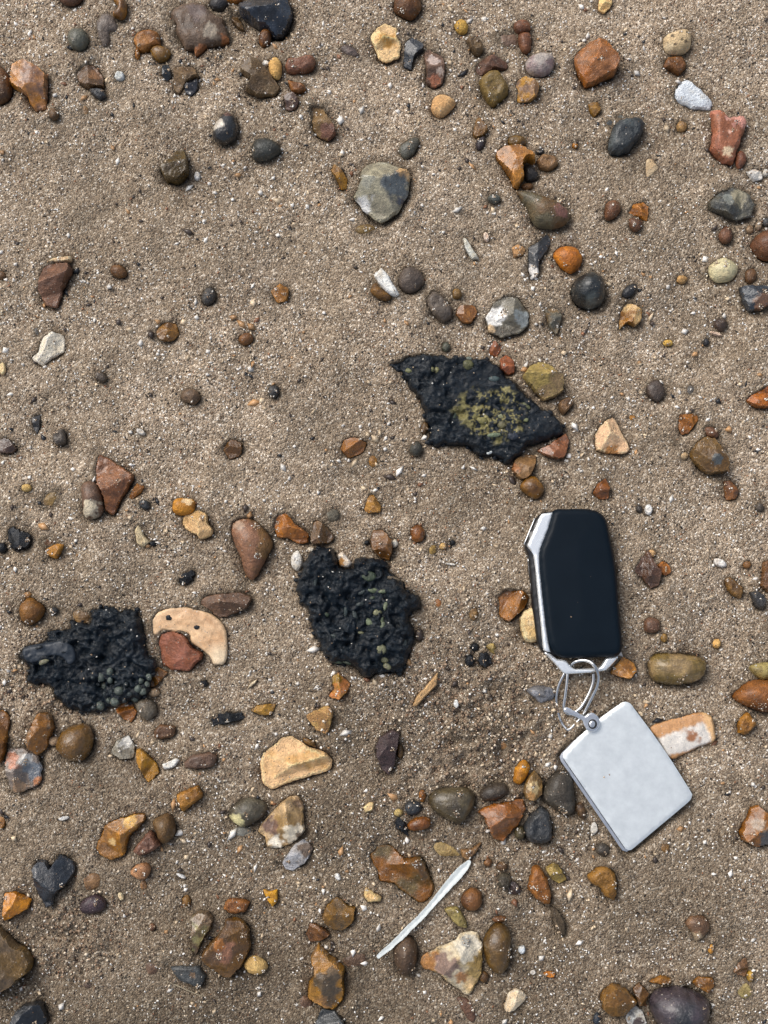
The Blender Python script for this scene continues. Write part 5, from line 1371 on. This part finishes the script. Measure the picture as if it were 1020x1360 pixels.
def beach():
    s = 1.05
    xs = np.arange(-232, 232 + s, s)
    ys = np.arange(-300, 312 + s, s)
    def grow(a):
        up, dn = [], []
        g, q, r = s, a[-1], a[0]
        while g < 120000:
            g *= 1.32
            q += g
            r -= g
            up.append(q)
            dn.append(r)
        return np.concatenate([dn[::-1], a, up])
    xs, ys = grow(xs), grow(ys)
    X, Y = np.meshgrid(xs, ys)
    Z = sand_z(X, Y)
    damp = damp_shade_at(X, Y)  # damp patches plus the painted shadow along Y
    for (poly, level, scour, buried) in PRINTS:
        m = 12.0
        lo, hi = poly.min(0) - m, poly.max(0) + m
        i0, i1 = np.searchsorted(xs, lo[0]), np.searchsorted(xs, hi[0])
        j0, j1 = np.searchsorted(ys, lo[1]), np.searchsorted(ys, hi[1])
        if i1 <= i0 or j1 <= j0:
            continue
        xx, yy = X[j0:j1, i0:i1], Y[j0:j1, i0:i1]
        d = sdist(np.stack([xx.ravel(), yy.ravel()], 1), poly).reshape(xx.shape)
        zz = Z[j0:j1, i0:i1]
        if not buried:
            n = 0.55 + 0.9 * vnoise(xx / 7.0, yy / 7.0, 57)
            out = np.clip(-d, 0, None)
            cxy = poly.mean(0)
            ln = 1.2 + 0.5 * scour
            side = ((xx - cxy[0]) * 0.6 - (yy - cxy[1]) * 0.8) / np.maximum(np.hypot(xx - cxy[0], yy - cxy[1]), 1e-6)   # the lee is scoured, the other side banked up
            bank = np.clip(0.25 - side + 1.6 * fbm(xx / 6.0, yy / 6.0, 58, 3), 0, 1.4)
            zz = zz - scour * n * np.exp(-out / ln) * np.clip(0.9 + 0.6 * side, 0.2, 2) + 0.35 * scour * np.exp(-((out - 5.0) / 2.2) ** 2) * n
            zz = zz + 1.1 * min(scour, 1.6) * bank * np.exp(-np.abs(d) / 1.6)
            wd = 0.5 + 2.2 * bank
            zz = np.where(d > wd, np.minimum(zz, level), zz)
            zz = np.where((d > 0) & (d <= wd), np.minimum(zz, zz * (1 - d / wd) + level * d / wd), zz)
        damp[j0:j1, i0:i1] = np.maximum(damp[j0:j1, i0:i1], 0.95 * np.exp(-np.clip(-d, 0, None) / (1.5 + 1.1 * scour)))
        Z[j0:j1, i0:i1] = zz
    ny, nx = X.shape
    V = np.stack([X, Y, Z], -1).reshape(-1, 3) * 0.001
    idx = np.arange(nx * ny).reshape(ny, nx)
    F = np.stack([idx[:-1, :-1], idx[:-1, 1:], idx[1:, 1:], idx[1:, :-1]], -1).reshape(-1, 4)
    me = bpy.data.meshes.new('sand')
    me.vertices.add(len(V))
    me.vertices.foreach_set("co", V.astype(np.float32).ravel())
    me.loops.add(F.size)
    me.loops.foreach_set("vertex_index", F.astype(np.int32).ravel())
    me.polygons.add(len(F))
    me.polygons.foreach_set("loop_start", np.arange(0, F.size, 4, dtype=np.int32))
    me.polygons.foreach_set("use_smooth", np.ones(len(F), bool))
    at = me.attributes.new("damp", 'FLOAT', 'POINT')  # holds dampness and the painted shadow together
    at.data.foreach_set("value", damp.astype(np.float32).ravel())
    me.update(calc_edges=True)
    me.validate()
    o = obj('beach_ground', me, M['sand'])
    o["kind"] = "structure"
    o["label"] = "damp brown sand of the beach"
    o["category"] = "sand"
    return xs, ys, Z
XS, YS, ZS = beach()

def ground_at(x, y):
    i = np.clip(np.searchsorted(XS, x), 1, len(XS) - 1)
    j = np.clip(np.searchsorted(YS, y), 1, len(YS) - 1)
    i = np.where(np.abs(XS[i - 1] - x) < np.abs(XS[i] - x), i - 1, i)
    j = np.where(np.abs(YS[j - 1] - y) < np.abs(YS[j] - y), j - 1, j)
    return ZS[j, i]

OCT = np.array([(1, 0, 0), (-1, 0, 0), (0, 1, 0), (0, -1, 0), (0, 0, 1), (0, 0, -1)], float)
OCF = np.array([(0, 2, 4), (2, 1, 4), (1, 3, 4), (3, 0, 4), (2, 0, 5), (1, 2, 5), (3, 1, 5), (0, 3, 5)])
def chips(name, x, y, size, aspect, cols, label, cat, mat='grain', rise=0.1, zs=None):
    """many loose grains as one mass"""
    n = len(x)
    v = OCT[None] * size[:, None, None] * (1 + RNG.uniform(-0.35, 0.35, (n, 6, 3)))
    v[:, :, 0] *= aspect[:, None]
    v[:, :, 2] *= 0.6
    v = v + RNG.uniform(-0.22, 0.22, v.shape) * size[:, None, None]
    th = RNG.uniform(0, 2 * np.pi, n)
    tl_ = RNG.normal(0, 0.45, n)
    c, s_ = np.cos(tl_)[:, None], np.sin(tl_)[:, None]
    vx, vz = v[:, :, 0] * c - v[:, :, 2] * s_, v[:, :, 0] * s_ + v[:, :, 2] * c
    v[:, :, 0], v[:, :, 2] = vx, vz
    c, s_ = np.cos(th)[:, None], np.sin(th)[:, None]
    vx, vy = v[:, :, 0] * c - v[:, :, 1] * s_, v[:, :, 0] * s_ + v[:, :, 1] * c
    z = ground_at(x, y) if zs is None else zs
    V = np.stack([vx + x[:, None], vy + y[:, None], v[:, :, 2] + z[:, None] + (size * rise)[:, None]], -1).reshape(-1, 3)
    F = (OCF[None] + (np.arange(n) * 6)[:, None, None]).reshape(-1, 3)
    me = bpy.data.meshes.new(name)
    me.vertices.add(len(V))
    me.vertices.foreach_set("co", (V * 0.001).astype(np.float32).ravel())
    me.loops.add(F.size)
    me.loops.foreach_set("vertex_index", F.astype(np.int32).ravel())
    me.polygons.add(len(F))
    me.polygons.foreach_set("loop_start", np.arange(0, F.size, 3, dtype=np.int32))
    at = me.color_attributes.new("Col", 'FLOAT_COLOR', 'POINT')
    cc = np.ones((n * 6, 4), np.float32)
    cc[:, :3] = np.repeat(cols, 6, 0)
    at.data.foreach_set("color", cc.ravel())
    me.update(calc_edges=True)
    o = obj(name, me, M[mat])
    o["kind"] = "stuff"
    o["label"] = label
    o["category"] = cat
    return o

def scatter(n, dens_seed, thresh, x0=-225, x1=225, y0=-292, y1=305):
    x, y = RNG.uniform(x0, x1, n), RNG.uniform(y0, y1, n)
    k = fbm(x / 38, y / 38, dens_seed, 3) + 0.6 * fbm(x / 9, y / 9, dens_seed + 3, 2)
    keep = RNG.uniform(0, 1, n) < np.clip(0.5 + k * 2.6 + thresh, 0.06, 1)
    ok = np.ones(n, bool)
    for (poly, level, scour, buried) in PRINTS:
        lo, hi = poly.min(0) - 1, poly.max(0) + 1
        s = np.where((x > lo[0]) & (x < hi[0]) & (y > lo[1]) & (y < hi[1]) & ok)[0]
        if len(s):
            ok[s] = sdist(np.stack([x[s], y[s]], 1), poly) < (-0.2 if not buried else 0.1)
    k = keep & ok
    return x[k], y[k]

def palette(n, table):
    w = np.array([t[0] for t in table], float)
    c = np.array([lin(t[1]) for t in table])
    i = RNG.choice(len(table), n, p=w / w.sum())
    return c[i] * RNG.uniform(0.72, 1.2, (n, 1))

gx, gy = scatter(120000, 71, -0.04)
chips('sand_grains', gx, gy, RNG.uniform(0.22, 0.58, len(gx)), RNG.uniform(1, 1.6, len(gx)),
      palette(len(gx), [(17, (238, 230, 216)), (24, (198, 178, 152)), (26, (156, 134, 110)), (16, (112, 90, 70)), (8, (58, 47, 39)), (4, (160, 112, 80)), (4, (28, 26, 26))]) * (1.12 - 0.5 * damp_shade_at(gx, gy))[:, None],  # grains darken with the same damp patches and painted shadow
      "coarse loose sand grains and shell dust over the beach", "sand")
gx, gy = scatter(8000, 81, -0.05)
chips('shell_grit', gx, gy, 0.42 + RNG.exponential(0.3, len(gx)).clip(0, 1.3), RNG.uniform(1, 2.4, len(gx)),
      palette(len(gx), [(40, (236, 230, 220)), (22, (214, 192, 160)), (8, (186, 144, 100)), (4, (138, 96, 70)), (14, (72, 62, 56)), (8, (40, 42, 46))]),
      "scattered grit of crushed white shell and tiny stones", "grit", rise=0.35)
gx, gy = scatter(24000, 91, -0.05)
chips('shell_dust', gx, gy, RNG.uniform(0.26, 0.48, len(gx)), RNG.uniform(1, 2.2, len(gx)),
      palette(len(gx), [(60, (246, 243, 236)), (18, (236, 222, 196)), (22, (22, 19, 17))]), "glinting white specks of shell dust in the sand", "shell dust", rise=0.7)
DU = np.array(DUST)
DU[:, :2] += RNG.normal(0, 0.3, (len(DU), 2))
chips('sand_dusting', DU[:, 0], DU[:, 1], RNG.uniform(0.22, 0.5, len(DU)), RNG.uniform(1, 1.6, len(DU)),
      palette(len(DU), [(26, (240, 234, 222)), (30, (196, 174, 146)), (24, (150, 126, 102)), (8, (96, 74, 58))]), "grains of sand settled on the stones", "sand", rise=0.3, zs=DU[:, 2])
# crumbs of sand where it was dug up beside the fob
cx = RNG.normal(0, 1, (3000, 2))
cx = np.vstack([cx[:2100] * 27 + CHURN, cx[2100:2600] * 13 + CHURN2, cx[2600:] * 10 + CHURN3])
okc = np.ones(len(cx), bool)
for (poly, level, scour, buried) in PRINTS:
    okc &= sdist(cx, poly) < -0.3
cx = cx[okc]
chips('sand_crumbs', cx[:, 0], cx[:, 1], RNG.uniform(0.35, 0.95, len(cx)), RNG.uniform(1, 1.4, len(cx)),
      palette(len(cx), [(30, (158, 134, 110)), (30, (126, 103, 82)), (16, (212, 196, 172)), (16, (64, 50, 40))]),
      "crumbs of damp dug-up sand", "sand", 'sand_crumb' if 'sand_crumb' in M else 'grain', rise=0.3)

# pebbles going on over the beach outside the photograph
def surroundings():
    n = 2200
    x, y = RNG.uniform(-1500, 1500, n), RNG.uniform(-1500, 1500, n)
    k = (np.abs(x) > 212) | (y > 290) | (y < -278)
    x, y = x[k], y[k]
    chips('shingle', x, y, 2.2 + RNG.exponential(3.0, len(x)).clip(0, 11), RNG.uniform(1, 1.5, len(x)),
          palette(len(x), [(20, (138, 98, 64)), (16, (120, 86, 66)), (12, (164, 106, 64)), (12, (110, 100, 88)), (8, (60, 62, 66)), (8, (206, 178, 134)), (4, (36, 40, 46)), (5, (222, 216, 206))]),
          "pebbles strewn over the rest of the beach", "pebbles", 'damp', 0.25)
surroundings()
